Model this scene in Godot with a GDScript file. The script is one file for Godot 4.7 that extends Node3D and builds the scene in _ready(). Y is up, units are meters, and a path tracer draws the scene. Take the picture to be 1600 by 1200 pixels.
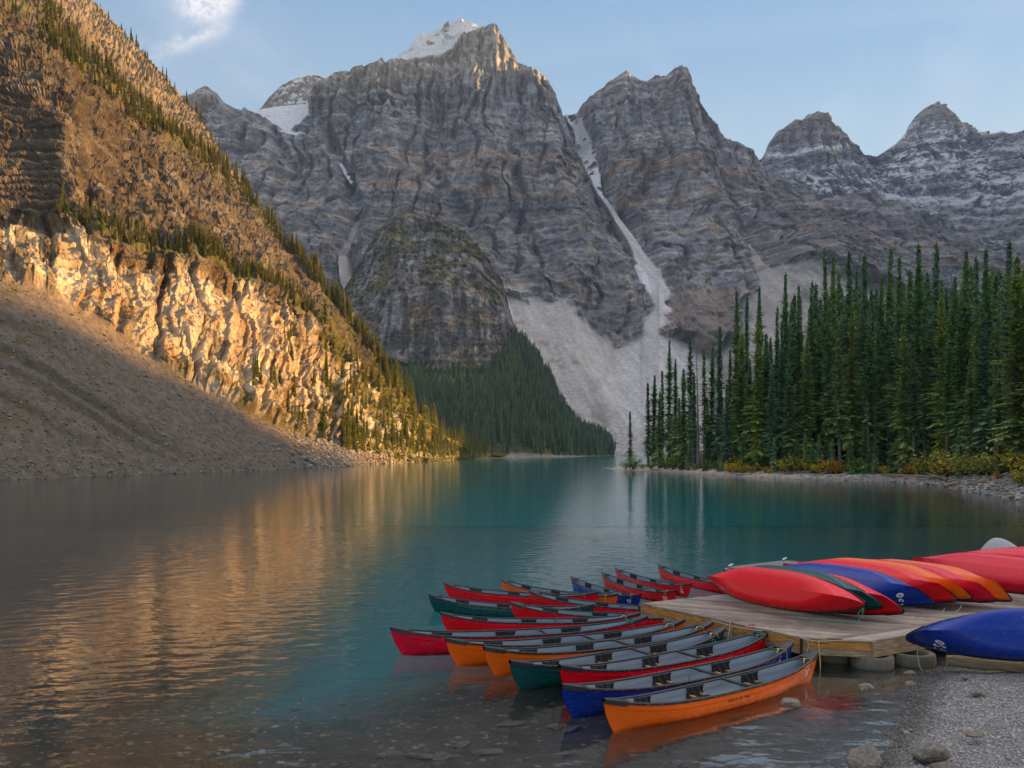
extends Node3D

# ---------------------------------------------------------------- survey
# A pixel of the photograph and a distance give a bearing and a height:
# that is how the shores, ridges and boats were surveyed into metres.
const F := 1400.0
const CX := 800.0
const YH := 708.0
const EYE := 4.1

var M := {}
var NX := {}
var rng := RandomNumberGenerator.new()

func _ready() -> void:
	build_view()
	make_materials()
	build_mountains()
	build_near_land()
	build_water()
	build_dock()
	build_trees()
	build_canoes()
	build_small_things()

func at(px: float, py: float, d: float) -> Vector3:
	return Vector3((px - CX) * d / F, EYE + (YH - py) * d / F, -d)

func on_level(px: float, py: float, h := 0.0) -> Vector3:
	return at(px, py, (EYE - h) * F / (py - YH))

# ---------------------------------------------------------------- camera, sky, sun, exposure
const SUN_DIR := Vector3(0.965, 0.185, -0.19)

func build_view() -> void:
	rng.seed = 7
	var cam := Camera3D.new()
	cam.name = "camera"
	cam.projection = Camera3D.PROJECTION_FRUSTUM
	cam.near = 0.1
	cam.far = 20000.0
	cam.size = 0.1 * 1200.0 / F
	cam.frustum_offset = Vector2(0.0, 0.1 * (YH - 600.0) / F)
	cam.position = Vector3(0, EYE, 0)
	cam.current = true
	add_child(cam)
	var env := Environment.new()
	env.background_mode = Environment.BG_SKY
	var sky := Sky.new()
	var sm := PanoramaSkyMaterial.new()
	sm.panorama = sky_picture()
	sky.sky_material = sm
	env.sky = sky
	env.background_energy_multiplier = 1.0
	env.tonemap_mode = Environment.TONE_MAPPER_LINEAR
	env.tonemap_exposure = 3.9
	env.sdfgi_enabled = true
	env.ssao_enabled = true
	env.ssil_enabled = true
	env.fog_enabled = true
	env.fog_density = 0.00005
	env.fog_light_color = Color(0.70, 0.82, 1.0)
	var we := WorldEnvironment.new()
	we.name = "world"
	we.environment = env
	add_child(we)
	var sun := DirectionalLight3D.new()
	sun.name = "sun"
	sun.light_energy = 1.6
	sun.light_color = Color(1.0, 0.75, 0.44)
	sun.light_angular_distance = 0.5
	sun.shadow_enabled = true
	add_child(sun)
	sun.look_at_from_position(SUN_DIR * 100.0, Vector3.ZERO, Vector3.UP)

func clear_air(a: float, e: float, az0: float) -> Vector3:
	var s := sin(e)
	var k := 0.5 + 0.5 * cos(a - az0)
	var t := pow(clampf(1.0 - s, 0.0, 1.0), 4.0)
	t = t / (1.0 + 0.8 * t)
	var c := Vector3(0.002, 0.066, 0.170) + Vector3(0.64, 0.59, 0.30) * t
	c = c * (0.80 + 0.44 * k) * 0.86 + Vector3(0.07, 0.05, 0.02) * k * t
	# sunset glow close round the sun
	var dir := Vector3(sin(a) * cos(e), s, -cos(a) * cos(e))
	return c + Vector3(1.5, 1.05, 0.55) * pow(maxf(0.0, dir.dot(SUN_DIR.normalized())), 14.0)

func sky_picture() -> ImageTexture:
	# clear evening air: paler to the horizon and towards the sun, with one wisp of cirrus
	var w := 640
	var h := 320
	var im := Image.create_empty(w, h, false, Image.FORMAT_RGBF)
	var n := noise(11, 2.2, 5)
	var n2 := noise(12, 5.0, 5)
	var az0 := atan2(SUN_DIR.x, -SUN_DIR.z)
	for j in h:
		var e := PI * (0.5 - (j + 0.5) / h)
		var s := sin(e)
		for i in w:
			var a := TAU * (i + 0.5) / w
			if a > PI:
				a -= TAU
			var c := clear_air(a, e, az0)
			if s > 0.05:
				var q := Vector3(sin(a) * cos(e), s, -cos(a) * cos(e)) / (s + 0.25)
				var streak := n.get_noise_2d(q.x * 1.1 + q.z * 0.5, q.z * 0.35 - q.x * 0.25)
				var fine := n2.get_noise_2d(q.x * 2.0 + q.z, q.z * 0.6 - q.x * 0.5)
				var veil := clampf(streak * 1.3 + fine * 0.35 - 0.25, 0.0, 1.0) * 0.16
				c = c.lerp(Vector3(0.30, 0.30, 0.32), veil)
				# sunlit cloud overhead, above the frame: it shows in the wet hulls
				var over := smoothstep(0.50, 0.72, s) * clampf(0.55 + streak * 1.5 + fine * 0.6, 0.0, 0.9)
				c = c.lerp(Vector3(0.62, 0.55, 0.50), over)
			if s < 0.0:
				c = Vector3(0.10, 0.11, 0.11)
			im.set_pixel(i, j, Color(c.x, c.y, c.z))
	w = 3840
	h = 1920
	im.resize(w, h, Image.INTERPOLATE_CUBIC)
	# the wisp above the left mountain: rounded to the right, combed out to the lower left
	for j in range(int(h * (0.5 - 32.0 / 180.0)), int(h * (0.5 - 18.0 / 180.0))):
		var e := PI * (0.5 - (j + 0.5) / h)
		for i in range(int(w * (1.0 - 31.0 / 360.0)), int(w * (1.0 - 11.0 / 360.0))):
			var a := TAU * (i + 0.5) / w - TAU
			var px := tan(a) * F + CX
			var py := YH - F * tan(e) / cos(a)
			var ex := px - 300.0
			var ey := py + 10.0
			var wob := n2.get_noise_2d(ex * 0.006, ey * 0.006) * 14.0
			var along := (ex * 0.94 - ey * 0.34) + wob
			var across := (ex * 0.34 + ey * 0.94) + wob
			var comb := n2.get_noise_2d(along * 0.004 + 3.0, across * 0.035)
			var comb2 := n2.get_noise_2d(along * 0.009 + 31.0, across * 0.11)
			var head := smoothstep(1.02, 0.42, sqrt(pow((px - 318.0) / 70.0, 2.0) + pow((py - 0.0) / 46.0, 2.0)) + comb * 0.25)
			head *= smoothstep(-95.0, 40.0, ex + comb * 70.0 - ey * 0.4)
			var tx := (px - 300.0) / 52.0
			var curl := exp(-pow((py - 64.0 + (px - 300.0) * 0.36 + tx * tx * 3.0 + comb * 9.0) / 12.0, 2.0)) * smoothstep(222.0, 300.0, px) * smoothstep(376.0, 338.0, px) * 0.5
			var thin := smoothstep(1.0, 0.1, sqrt(pow((px - 265.0) / 130.0, 2.0) + pow((py - 60.0 + ex * 0.3) / 50.0, 2.0))) * 0.12
			var veil := clampf((head * 1.05 + curl) * clampf(0.80 + comb * 0.8 + comb2 * 0.5, 0.0, 1.0) + thin * (0.6 + comb * 2.0), 0.0, 0.9)
			var edge := smoothstep(18.0, 20.0, rad_to_deg(e)) * smoothstep(-11.0, -12.0, rad_to_deg(a)) * smoothstep(-31.0, -30.0, rad_to_deg(a))
			var c := im.get_pixel(i, j)
			im.set_pixel(i, j, c.lerp(Color(0.275, 0.265, 0.275), veil * edge))
	return ImageTexture.create_from_image(im)

# ---------------------------------------------------------------- helpers
func noise(s: int, freq: float, oct := 4, kind := FastNoiseLite.TYPE_SIMPLEX_SMOOTH, frac := FastNoiseLite.FRACTAL_FBM) -> FastNoiseLite:
	var n := FastNoiseLite.new()
	n.seed = s
	n.noise_type = kind
	n.frequency = freq
	n.fractal_type = frac
	n.fractal_octaves = oct
	return n

func next_name(called: String) -> String:
	var k: int = NX.get(called, 0)
	NX[called] = k + 1
	return called if k == 0 else "%s_%03d" % [called, k]

func thing(called: String, label: String, category: String, where := Vector3.ZERO, group := "") -> Node3D:
	var o := Node3D.new()
	o.name = next_name(called)
	add_child(o)
	o.position = where
	tag(o, label, category, group)
	return o

func tag(o: Node, label: String, category: String, group := "") -> void:
	o.set_meta("label", label)
	if category:
		o.set_meta("category", category)
	if group:
		o.set_meta("group", group)

func part(called: String, m: Mesh, mat: Material, parent: Node, t := Transform3D.IDENTITY) -> MeshInstance3D:
	var o := MeshInstance3D.new()
	o.mesh = m
	o.material_override = mat
	o.transform = t
	o.name = called
	parent.add_child(o, true)
	return o

func piece(called: String, m: Mesh, mat: Material, label: String, category: String, where := Vector3.ZERO, group := "") -> MeshInstance3D:
	var o := MeshInstance3D.new()
	o.mesh = m
	o.material_override = mat
	o.name = next_name(called)
	o.position = where
	add_child(o)
	tag(o, label, category, group)
	return o

func struct(called: String, m: Mesh, mat: Material, label := "") -> MeshInstance3D:
	var o := MeshInstance3D.new()
	o.mesh = m
	o.material_override = mat
	o.name = next_name(called)
	add_child(o)
	o.set_meta("kind", "structure")
	if label:
		o.set_meta("label", label)
	return o

func stuff(called: String, mesh: Mesh, mat: Material, xf: Array, cols: Array, label: String, category: String, parent: Node = null) -> MultiMeshInstance3D:
	var mm := MultiMesh.new()
	mm.transform_format = MultiMesh.TRANSFORM_3D
	mm.use_colors = cols.size() > 0
	mm.mesh = mesh
	mm.instance_count = xf.size()
	for i in xf.size():
		mm.set_instance_transform(i, xf[i])
		if cols.size():
			mm.set_instance_color(i, cols[i])
	var o := MultiMeshInstance3D.new()
	o.multimesh = mm
	o.material_override = mat
	if parent:
		o.name = called
		parent.add_child(o, true)
	else:
		o.name = next_name(called)
		add_child(o)
		tag(o, label, category)
	o.set_meta("kind", "stuff")
	return o

# control points (x, y, d) along a line; smooth between them
func ev(a: PackedVector3Array, x: float) -> Vector2:
	var n := a.size()
	if x <= a[0].x:
		return Vector2(a[0].y, a[0].z)
	if x >= a[n - 1].x:
		return Vector2(a[n - 1].y, a[n - 1].z)
	var i := 0
	while a[i + 1].x < x:
		i += 1
	var t := (x - a[i].x) / (a[i + 1].x - a[i].x)
	var y := lerpf(a[i].y, a[i + 1].y, t)
	var d := lerpf(a[i].z, a[i + 1].z, t * t * (3.0 - 2.0 * t) * 0.5 + t * 0.5)
	return Vector2(y, d)

func line_mask(pts: PackedVector3Array, x: float, y: float) -> float:
	# 1 in the middle of a stroke (x, y, half width), 0 beyond it
	var best := 0.0
	for i in pts.size() - 1:
		var a := pts[i]
		var b := pts[i + 1]
		var dx := b.x - a.x
		var dy := b.y - a.y
		var t := clampf(((x - a.x) * dx + (y - a.y) * dy) / (dx * dx + dy * dy + 1e-6), 0.0, 1.0)
		var w := lerpf(a.z, b.z, t)
		var ox := x - a.x - dx * t
		var oy := y - a.y - dy * t
		best = maxf(best, 1.0 - sqrt(ox * ox + oy * oy) / w)
	return best

func grid_normals(p: PackedVector3Array, nu: int, nv: int, flip := 1.0) -> PackedVector3Array:
	var out := PackedVector3Array()
	out.resize(p.size())
	for j in nv:
		var j0 := maxi(j - 1, 0)
		var j1 := mini(j + 1, nv - 1)
		for i in nu:
			var i0 := maxi(i - 1, 0)
			var i1 := mini(i + 1, nu - 1)
			var e := (p[j * nu + i1] - p[j * nu + i0]).cross(p[j1 * nu + i] - p[j0 * nu + i])
			out[j * nu + i] = e.normalized() * flip
	return out

func grid_index(nu: int, nv: int, flip := false) -> PackedInt32Array:
	var idx := PackedInt32Array()
	idx.resize((nu - 1) * (nv - 1) * 6)
	var k := 0
	for j in nv - 1:
		for i in nu - 1:
			var a := j * nu + i
			var b := a + 1
			var c := a + nu
			var d := c + 1
			if flip:
				idx[k] = a
				idx[k + 1] = b
				idx[k + 2] = c
				idx[k + 3] = b
				idx[k + 4] = d
				idx[k + 5] = c
			else:
				idx[k] = a
				idx[k + 1] = c
				idx[k + 2] = b
				idx[k + 3] = b
				idx[k + 4] = c
				idx[k + 5] = d
			k += 6
	return idx

func mesh_of(v: PackedVector3Array, n: PackedVector3Array, c: PackedColorArray, idx: PackedInt32Array, uv := PackedVector2Array()) -> ArrayMesh:
	var arr := []
	arr.resize(Mesh.ARRAY_MAX)
	arr[Mesh.ARRAY_VERTEX] = v
	if n.size():
		arr[Mesh.ARRAY_NORMAL] = n
	if c.size():
		arr[Mesh.ARRAY_COLOR] = c
	if uv.size():
		arr[Mesh.ARRAY_TEX_UV] = uv
	if idx.size():
		arr[Mesh.ARRAY_INDEX] = idx
	var m := ArrayMesh.new()
	m.add_surface_from_arrays(Mesh.PRIMITIVE_TRIANGLES, arr)
	return m

func crisp_mesh(p: PackedVector3Array, c: PackedColorArray, nu: int, nv: int) -> ArrayMesh:
	# broken rock: every face keeps its own edge
	return mesh_of(p, PackedVector3Array(), c, grid_index(nu, nv))

func grid_mesh(p: PackedVector3Array, c: PackedColorArray, nu: int, nv: int) -> ArrayMesh:
	# columns run to the right, rows upwards or away: the face towards the viewer is the front
	return mesh_of(p, grid_normals(p, nu, nv), c, grid_index(nu, nv))

# a box with its own chamfers, centred
func box_mesh(sx: float, sy: float, sz: float, bev := 0.004) -> ArrayMesh:
	var st := SurfaceTool.new()
	st.begin(Mesh.PRIMITIVE_TRIANGLES)
	add_box(st, Transform3D.IDENTITY, Vector3(sx, sy, sz), bev)
	return st.commit()

func add_box(st: SurfaceTool, t: Transform3D, s: Vector3, bev := 0.004) -> void:
	var h := s * 0.5
	var b := minf(bev, minf(h.x, minf(h.y, h.z)) * 0.9)
	for ax in 3:
		for sg in [-1.0, 1.0]:
			var u := (ax + 1) % 3
			var v := (ax + 2) % 3
			var c := []
			for q in [[-1, -1], [1, -1], [1, 1], [-1, 1]]:
				var p := Vector3.ZERO
				p[ax] = sg * h[ax]
				p[u] = q[0] * (h[u] - b)
				p[v] = q[1] * (h[v] - b)
				c.append(t * p)
			quad(st, c[0], c[1], c[2], c[3], sg < 0)
			# chamfer strip towards +u and -u
			for sq in [-1.0, 1.0]:
				var e := []
				for q in [[0, -1], [1, -1], [1, 1], [0, 1]]:
					var p := Vector3.ZERO
					p[ax] = sg * (h[ax] if q[0] == 0 else h[ax] - b)
					p[u] = sq * (h[u] - b if q[0] == 0 else h[u])
					p[v] = q[1] * (h[v] - b)
					e.append(t * p)
				quad(st, e[0], e[1], e[2], e[3], sg * sq < 0)

# corners anticlockwise seen from outside (turned round with flip); Godot wants clockwise
func quad(st: SurfaceTool, a: Vector3, b: Vector3, c: Vector3, d: Vector3, flip := false) -> void:
	st.set_color(Color.WHITE)
	var n := (b - a).cross(d - a).normalized()
	if flip:
		n = -n
	st.set_normal(n)
	if flip:
		for p in [a, b, c, a, c, d]:
			st.add_vertex(p)
	else:
		for p in [a, c, b, a, d, c]:
			st.add_vertex(p)

func tube(st: SurfaceTool, pts: Array, rad: Array, sides := 6, col := Color.WHITE) -> void:
	# a round bar along points
	var rings := []
	for i in pts.size():
		var p: Vector3 = pts[i]
		var f: Vector3 = (pts[mini(i + 1, pts.size() - 1)] - pts[maxi(i - 1, 0)]).normalized()
		var up := Vector3.UP if absf(f.y) < 0.9 else Vector3.RIGHT
		var x := f.cross(up).normalized()
		var y := x.cross(f)
		var r: float = rad[mini(i, rad.size() - 1)]
		var ring := []
		for k in sides:
			var a := TAU * k / sides
			ring.append([p + (x * cos(a) + y * sin(a)) * r, x * cos(a) + y * sin(a)])
		rings.append(ring)
	st.set_color(col)
	for i in pts.size() - 1:
		for k in sides:
			var k1 := (k + 1) % sides
			var a: Array = rings[i][k]
			var b: Array = rings[i][k1]
			var c: Array = rings[i + 1][k1]
			var d: Array = rings[i + 1][k]
			for v in [a, b, c, a, c, d]:
				st.set_normal(v[1])
				st.set_color(col)
				st.add_vertex(v[0])
	for e in [0, pts.size() - 1]:
		var nrm: Vector3 = (pts[0] - pts[1]).normalized() if e == 0 else (pts[e] - pts[e - 1]).normalized()
		for k in range(1, sides - 1):
			var tri := [rings[e][0][0], rings[e][k][0], rings[e][k + 1][0]]
			if e == 0:
				tri = [tri[0], tri[2], tri[1]]
			for v in tri:
				st.set_normal(nrm)
				st.set_color(col)
				st.add_vertex(v)

func tube_mesh(pts: Array, rad: Array, sides := 6) -> ArrayMesh:
	var st := SurfaceTool.new()
	st.begin(Mesh.PRIMITIVE_TRIANGLES)
	tube(st, pts, rad, sides)
	return st.commit()

# ---------------------------------------------------------------- materials
func noise_tex(n: FastNoiseLite, size := 512, lo := 0.0, hi := 1.0, as_normal := false, bump := 8.0) -> NoiseTexture2D:
	var t := NoiseTexture2D.new()
	t.width = size
	t.height = size
	t.seamless = true
	t.seamless_blend_skirt = 0.2
	t.noise = n
	if as_normal:
		t.as_normal_map = true
		t.bump_strength = bump
	else:
		var g := Gradient.new()
		g.set_color(0, Color(lo, lo, lo))
		g.set_color(1, Color(hi, hi, hi))
		t.color_ramp = g
	return t

func plain(c: Color, rough := 0.7, spec := 0.5) -> StandardMaterial3D:
	var m := StandardMaterial3D.new()
	m.albedo_color = c.linear_to_srgb()
	m.roughness = rough
	m.metallic_specular = spec
	return m

func vertex_mat(rough := 0.9, spec := 0.3) -> StandardMaterial3D:
	var m := StandardMaterial3D.new()
	m.vertex_color_use_as_albedo = true
	m.roughness = rough
	m.metallic_specular = spec
	return m

func rock_mat(scale: Vector3, s: int, relief: float) -> StandardMaterial3D:
	var m := vertex_mat(0.95, 0.2)
	m.albedo_texture = noise_tex(noise(s, 0.018, 6), 1024, 0.74, 1.0)
	m.uv1_triplanar = true
	m.uv1_world_triplanar = true
	m.uv1_scale = scale
	m.heightmap_enabled = true
	m.heightmap_texture = noise_tex(noise(s + 1, 0.02, 6, FastNoiseLite.TYPE_SIMPLEX_SMOOTH, FastNoiseLite.FRACTAL_RIDGED), 1024)
	m.heightmap_scale = relief
	return m

func gloss_mat(c: Color, s: int) -> StandardMaterial3D:
	# moulded plastic, scuffed here and there
	var m := plain(c, 0.42, 0.38)
	m.roughness_texture = M.scuff
	m.roughness = 1.0
	m.uv1_triplanar = true
	m.uv1_scale = Vector3(0.7, 2.2, 2.2)
	m.uv1_offset = Vector3(s * 0.37, s * 0.21, s * 0.13)
	var dn: Texture2D = M.fade
	m.detail_enabled = true
	m.detail_blend_mode = BaseMaterial3D.BLEND_MODE_MIX
	m.detail_albedo = dn
	return m

func fade_picture(seed_: int) -> ImageTexture:
	# pale scrapes and chalking: white with a share given by the alpha
	var n := noise(seed_, 1.0, 4)
	var n2 := noise(seed_ + 1, 1.0, 3)
	var w := 512
	var im := Image.create_empty(w, w, false, Image.FORMAT_RGBA8)
	for j in w:
		for i in w:
			var u := TAU * i / w
			var v := TAU * j / w
			var p := Vector3(cos(u), sin(u), cos(v)) * 0.9
			var q := sin(v) * 0.9
			var a := n.get_noise_3d(p.x + q, p.y - q, p.z * 1.3)
			var b := n2.get_noise_3d(cos(u) * 1.2, sin(u) * 1.2 + q, cos(v) * 16.0)
			var k := clampf(a * 0.03, 0.0, 0.02) + clampf(b * 1.8 - 0.85, 0.0, 0.16)
			im.set_pixel(i, j, Color(0.80, 0.78, 0.78, k))
	return ImageTexture.create_from_image(im)

func make_materials() -> void:
	M.scuff = noise_tex(noise(31, 0.012, 5), 512, 0.20, 0.32)
	M.fade = fade_picture(33)
	M.rock_near = rock_mat(Vector3(1.0 / 8.0, 1.0 / 22.0, 1.0 / 8.0), 41, 26.0)
	M.rock_far = rock_mat(Vector3(1.0 / 240.0, 1.0 / 90.0, 1.0 / 240.0), 43, 330.0)
	M.ground = rock_mat(Vector3.ONE / 3.0, 45, 5.0)
	M.shingle = vertex_mat(0.85, 0.35)
	M.shingle.albedo_texture = noise_tex(noise(57, 0.14, 2), 1024, 0.38, 1.0)
	M.shingle.uv1_triplanar = true
	M.shingle.uv1_world_triplanar = true
	M.shingle.uv1_scale = Vector3.ONE / 2.1
	M.shingle.heightmap_enabled = true
	M.shingle.heightmap_texture = noise_tex(noise(58, 0.09, 3), 1024)
	M.shingle.heightmap_scale = 2.5
	M.leaf = vertex_mat(0.6, 0.4)
	M.leaf.backlight_enabled = true
	M.leaf.backlight = Color(0.5, 0.5, 0.2)
	M.bark = vertex_mat(0.95, 0.2)
	M.bark.albedo_texture = noise_tex(noise(51, 0.05, 4), 256, 0.45, 1.0)
	M.bark.uv1_triplanar = true
	M.bark.uv1_scale = Vector3(1.2, 0.25, 1.2)
	M.stone = vertex_mat(0.9, 0.3)
	M.stone.albedo_texture = noise_tex(noise(53, 0.02, 6), 512, 0.7, 1.0)
	M.stone.uv1_triplanar = true
	M.stone.uv1_world_triplanar = true
	M.stone.uv1_scale = Vector3(1.6, 1.6, 1.6)
	M.stone.heightmap_enabled = true
	M.stone.heightmap_texture = noise_tex(noise(54, 0.025, 6), 512)
	M.stone.heightmap_scale = 3.0
	# canoe stuff
	M.trim = plain(Color(0.016, 0.017, 0.021), 0.45, 0.5)
	M.liner = plain(Color(0.23, 0.275, 0.33), 0.5, 0.4)
	M.liner.roughness_texture = M.scuff
	M.liner.roughness = 1.0
	M.web = plain(Color(0.012, 0.012, 0.014), 0.8, 0.3)
	M.pod = plain(Color(0.022, 0.023, 0.026), 0.55, 0.4)
	M.ash = wood_mat(Color(0.92, 0.55, 0.19), 61, 1.0)
	M.paint_white = plain(Color(0.82, 0.83, 0.83), 0.5)
	M.paint_grey = plain(Color(0.30, 0.32, 0.30), 0.5)
	M.paint_black = plain(Color(0.02, 0.015, 0.012), 0.6)
	M.steel = plain(Color(0.55, 0.56, 0.58), 0.3)
	M.steel.metallic = 0.9
	M.rope_yellow = plain(Color(0.52, 0.42, 0.12), 0.9)
	M.rope_pale = plain(Color(0.50, 0.45, 0.30), 0.9)
	M.rope_green = plain(Color(0.02, 0.28, 0.17), 0.8)
	M.rope_red = plain(Color(0.65, 0.06, 0.02), 0.8)
	M.rope_grey = plain(Color(0.33, 0.33, 0.32), 0.9)
	M.buoy = plain(Color(0.85, 0.13, 0.01), 0.45)
	M.tyre = plain(Color(0.16, 0.14, 0.105), 0.9)
	M.tyre.heightmap_enabled = true
	M.tyre.heightmap_texture = noise_tex(noise(71, 0.05, 4), 256)
	M.tyre.heightmap_scale = 1.0
	M.tyre.uv1_triplanar = true
	M.tyre.uv1_scale = Vector3(3, 3, 3)
	M.tarp = plain(Color(0.34, 0.34, 0.36), 0.75)
	M.wood = []
	for k in 5:
		M.wood.append(wood_mat([Color(0.62, 0.52, 0.44), Color(0.47, 0.39, 0.325), Color(0.70, 0.60, 0.51), Color(0.56, 0.445, 0.35), Color(0.37, 0.31, 0.265)][k], 80 + k, 0.9))
	M.fascia = wood_mat(Color(0.90, 0.42, 0.11), 90, 1.0)
	M.fascia_grey = wood_mat(Color(0.66, 0.47, 0.30), 91, 1.0)
	M.grey_deck = wood_mat(Color(0.36, 0.36, 0.345), 92, 0.7)
	M.drift = wood_mat(Color(0.40, 0.36, 0.31), 93, 1.0)
	M.log = wood_mat(Color(0.62, 0.46, 0.30), 94, 1.0)
	M.hull_red = gloss_mat(Color(0.74, 0.003, 0.010), 1)
	M.hull_rose = gloss_mat(Color(0.64, 0.004, 0.030), 2)
	M.hull_orange = gloss_mat(Color(0.80, 0.118, 0.002), 3)
	M.hull_green = gloss_mat(Color(0.002, 0.065, 0.066), 4)
	M.hull_blue = gloss_mat(Color(0.002, 0.026, 0.25), 5)

func wood_mat(c: Color, s: int, strength: float) -> StandardMaterial3D:
	# grain along x
	var m := plain(c, 0.8, 0.3)
	if not M.has("grain"):
		M.grain = noise_tex(noise(101, 0.02, 6), 512, 0.42, 1.0)
		M.grain_h = noise_tex(noise(103, 0.03, 5), 512)
	m.albedo_texture = M.grain
	m.uv1_triplanar = true
	m.uv1_scale = Vector3(0.22, 4.2, 4.2)
	m.uv1_offset = Vector3(s * 0.173, s * 0.311, s * 0.097)
	m.heightmap_enabled = true
	m.heightmap_texture = M.grain_h
	m.heightmap_scale = 0.35 * strength
	return m

# ---------------------------------------------------------------- mountains
var hill := {}      # the near left mountain: its grid, for the trees that stand on it
var knob := {}

func terrace(h: float, period: float) -> float:
	# cliff and ledge: 0 at the foot of a step, rising fast, then level
	var t := h / period
	var f := t - floorf(t)
	return f - smoothstep(0.35, 1.0, f)

func world_lines(lines: Array, cols: PackedFloat32Array, counts: Array, rows_drop := 0.0) -> Array:
	# straight slopes between the surveyed lines: returns [points, rows, line position of each row]
	var nu := cols.size()
	var key := []
	for l in lines:
		var k := PackedVector3Array()
		k.resize(nu)
		for i in nu:
			var e := ev(l, cols[i])
			k[i] = at(cols[i], e.x, e.y)
		key.append(k)
	var nv := 1
	for c in counts:
		nv += c
	var p := PackedVector3Array()
	p.resize(nu * nv)
	var pos := PackedFloat32Array()
	pos.resize(nv)
	var j := 0
	for s in counts.size():
		var last: int = counts[s] + (1 if s == counts.size() - 1 else 0)
		for q in last:
			var t: float = float(q) / counts[s]
			pos[j] = s + t
			var a: PackedVector3Array = key[s]
			var b: PackedVector3Array = key[s + 1]
			for i in nu:
				p[j * nu + i] = a[i].lerp(b[i], t)
			j += 1
	return [p, nv, pos]

func spread(parts: Array) -> PackedFloat32Array:
	# [from, to, step] runs
	var out := PackedFloat32Array()
	for q in parts:
		var x: float = q[0]
		while x < q[1] - 0.001:
			out.append(x)
			x += q[2]
	out.append(parts[parts.size() - 1][1])
	return out

func build_mountains() -> void:
	build_left_mountain()
	build_main_range()
	build_far_peaks()
	build_knob()
	build_sunward_range()

func V(a: Array) -> PackedVector3Array:
	# flat list x, y, d, x, y, d ...
	var o := PackedVector3Array()
	for i in a.size() / 3:
		o.append(Vector3(a[i * 3], a[i * 3 + 1], a[i * 3 + 2]))
	return o

func shore_line_left() -> PackedVector3Array:
	var o := PackedVector3Array()
	for q in [[-320, 768], [-150, 757.5], [0, 750], [120, 745.5], [250, 741], [420, 734.5], [520, 730], [600, 725], [670, 721], [745, 717], [800, 716]]:
		o.append(Vector3(q[0], q[1], EYE * F / (q[1] - YH)))
	return o

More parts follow.
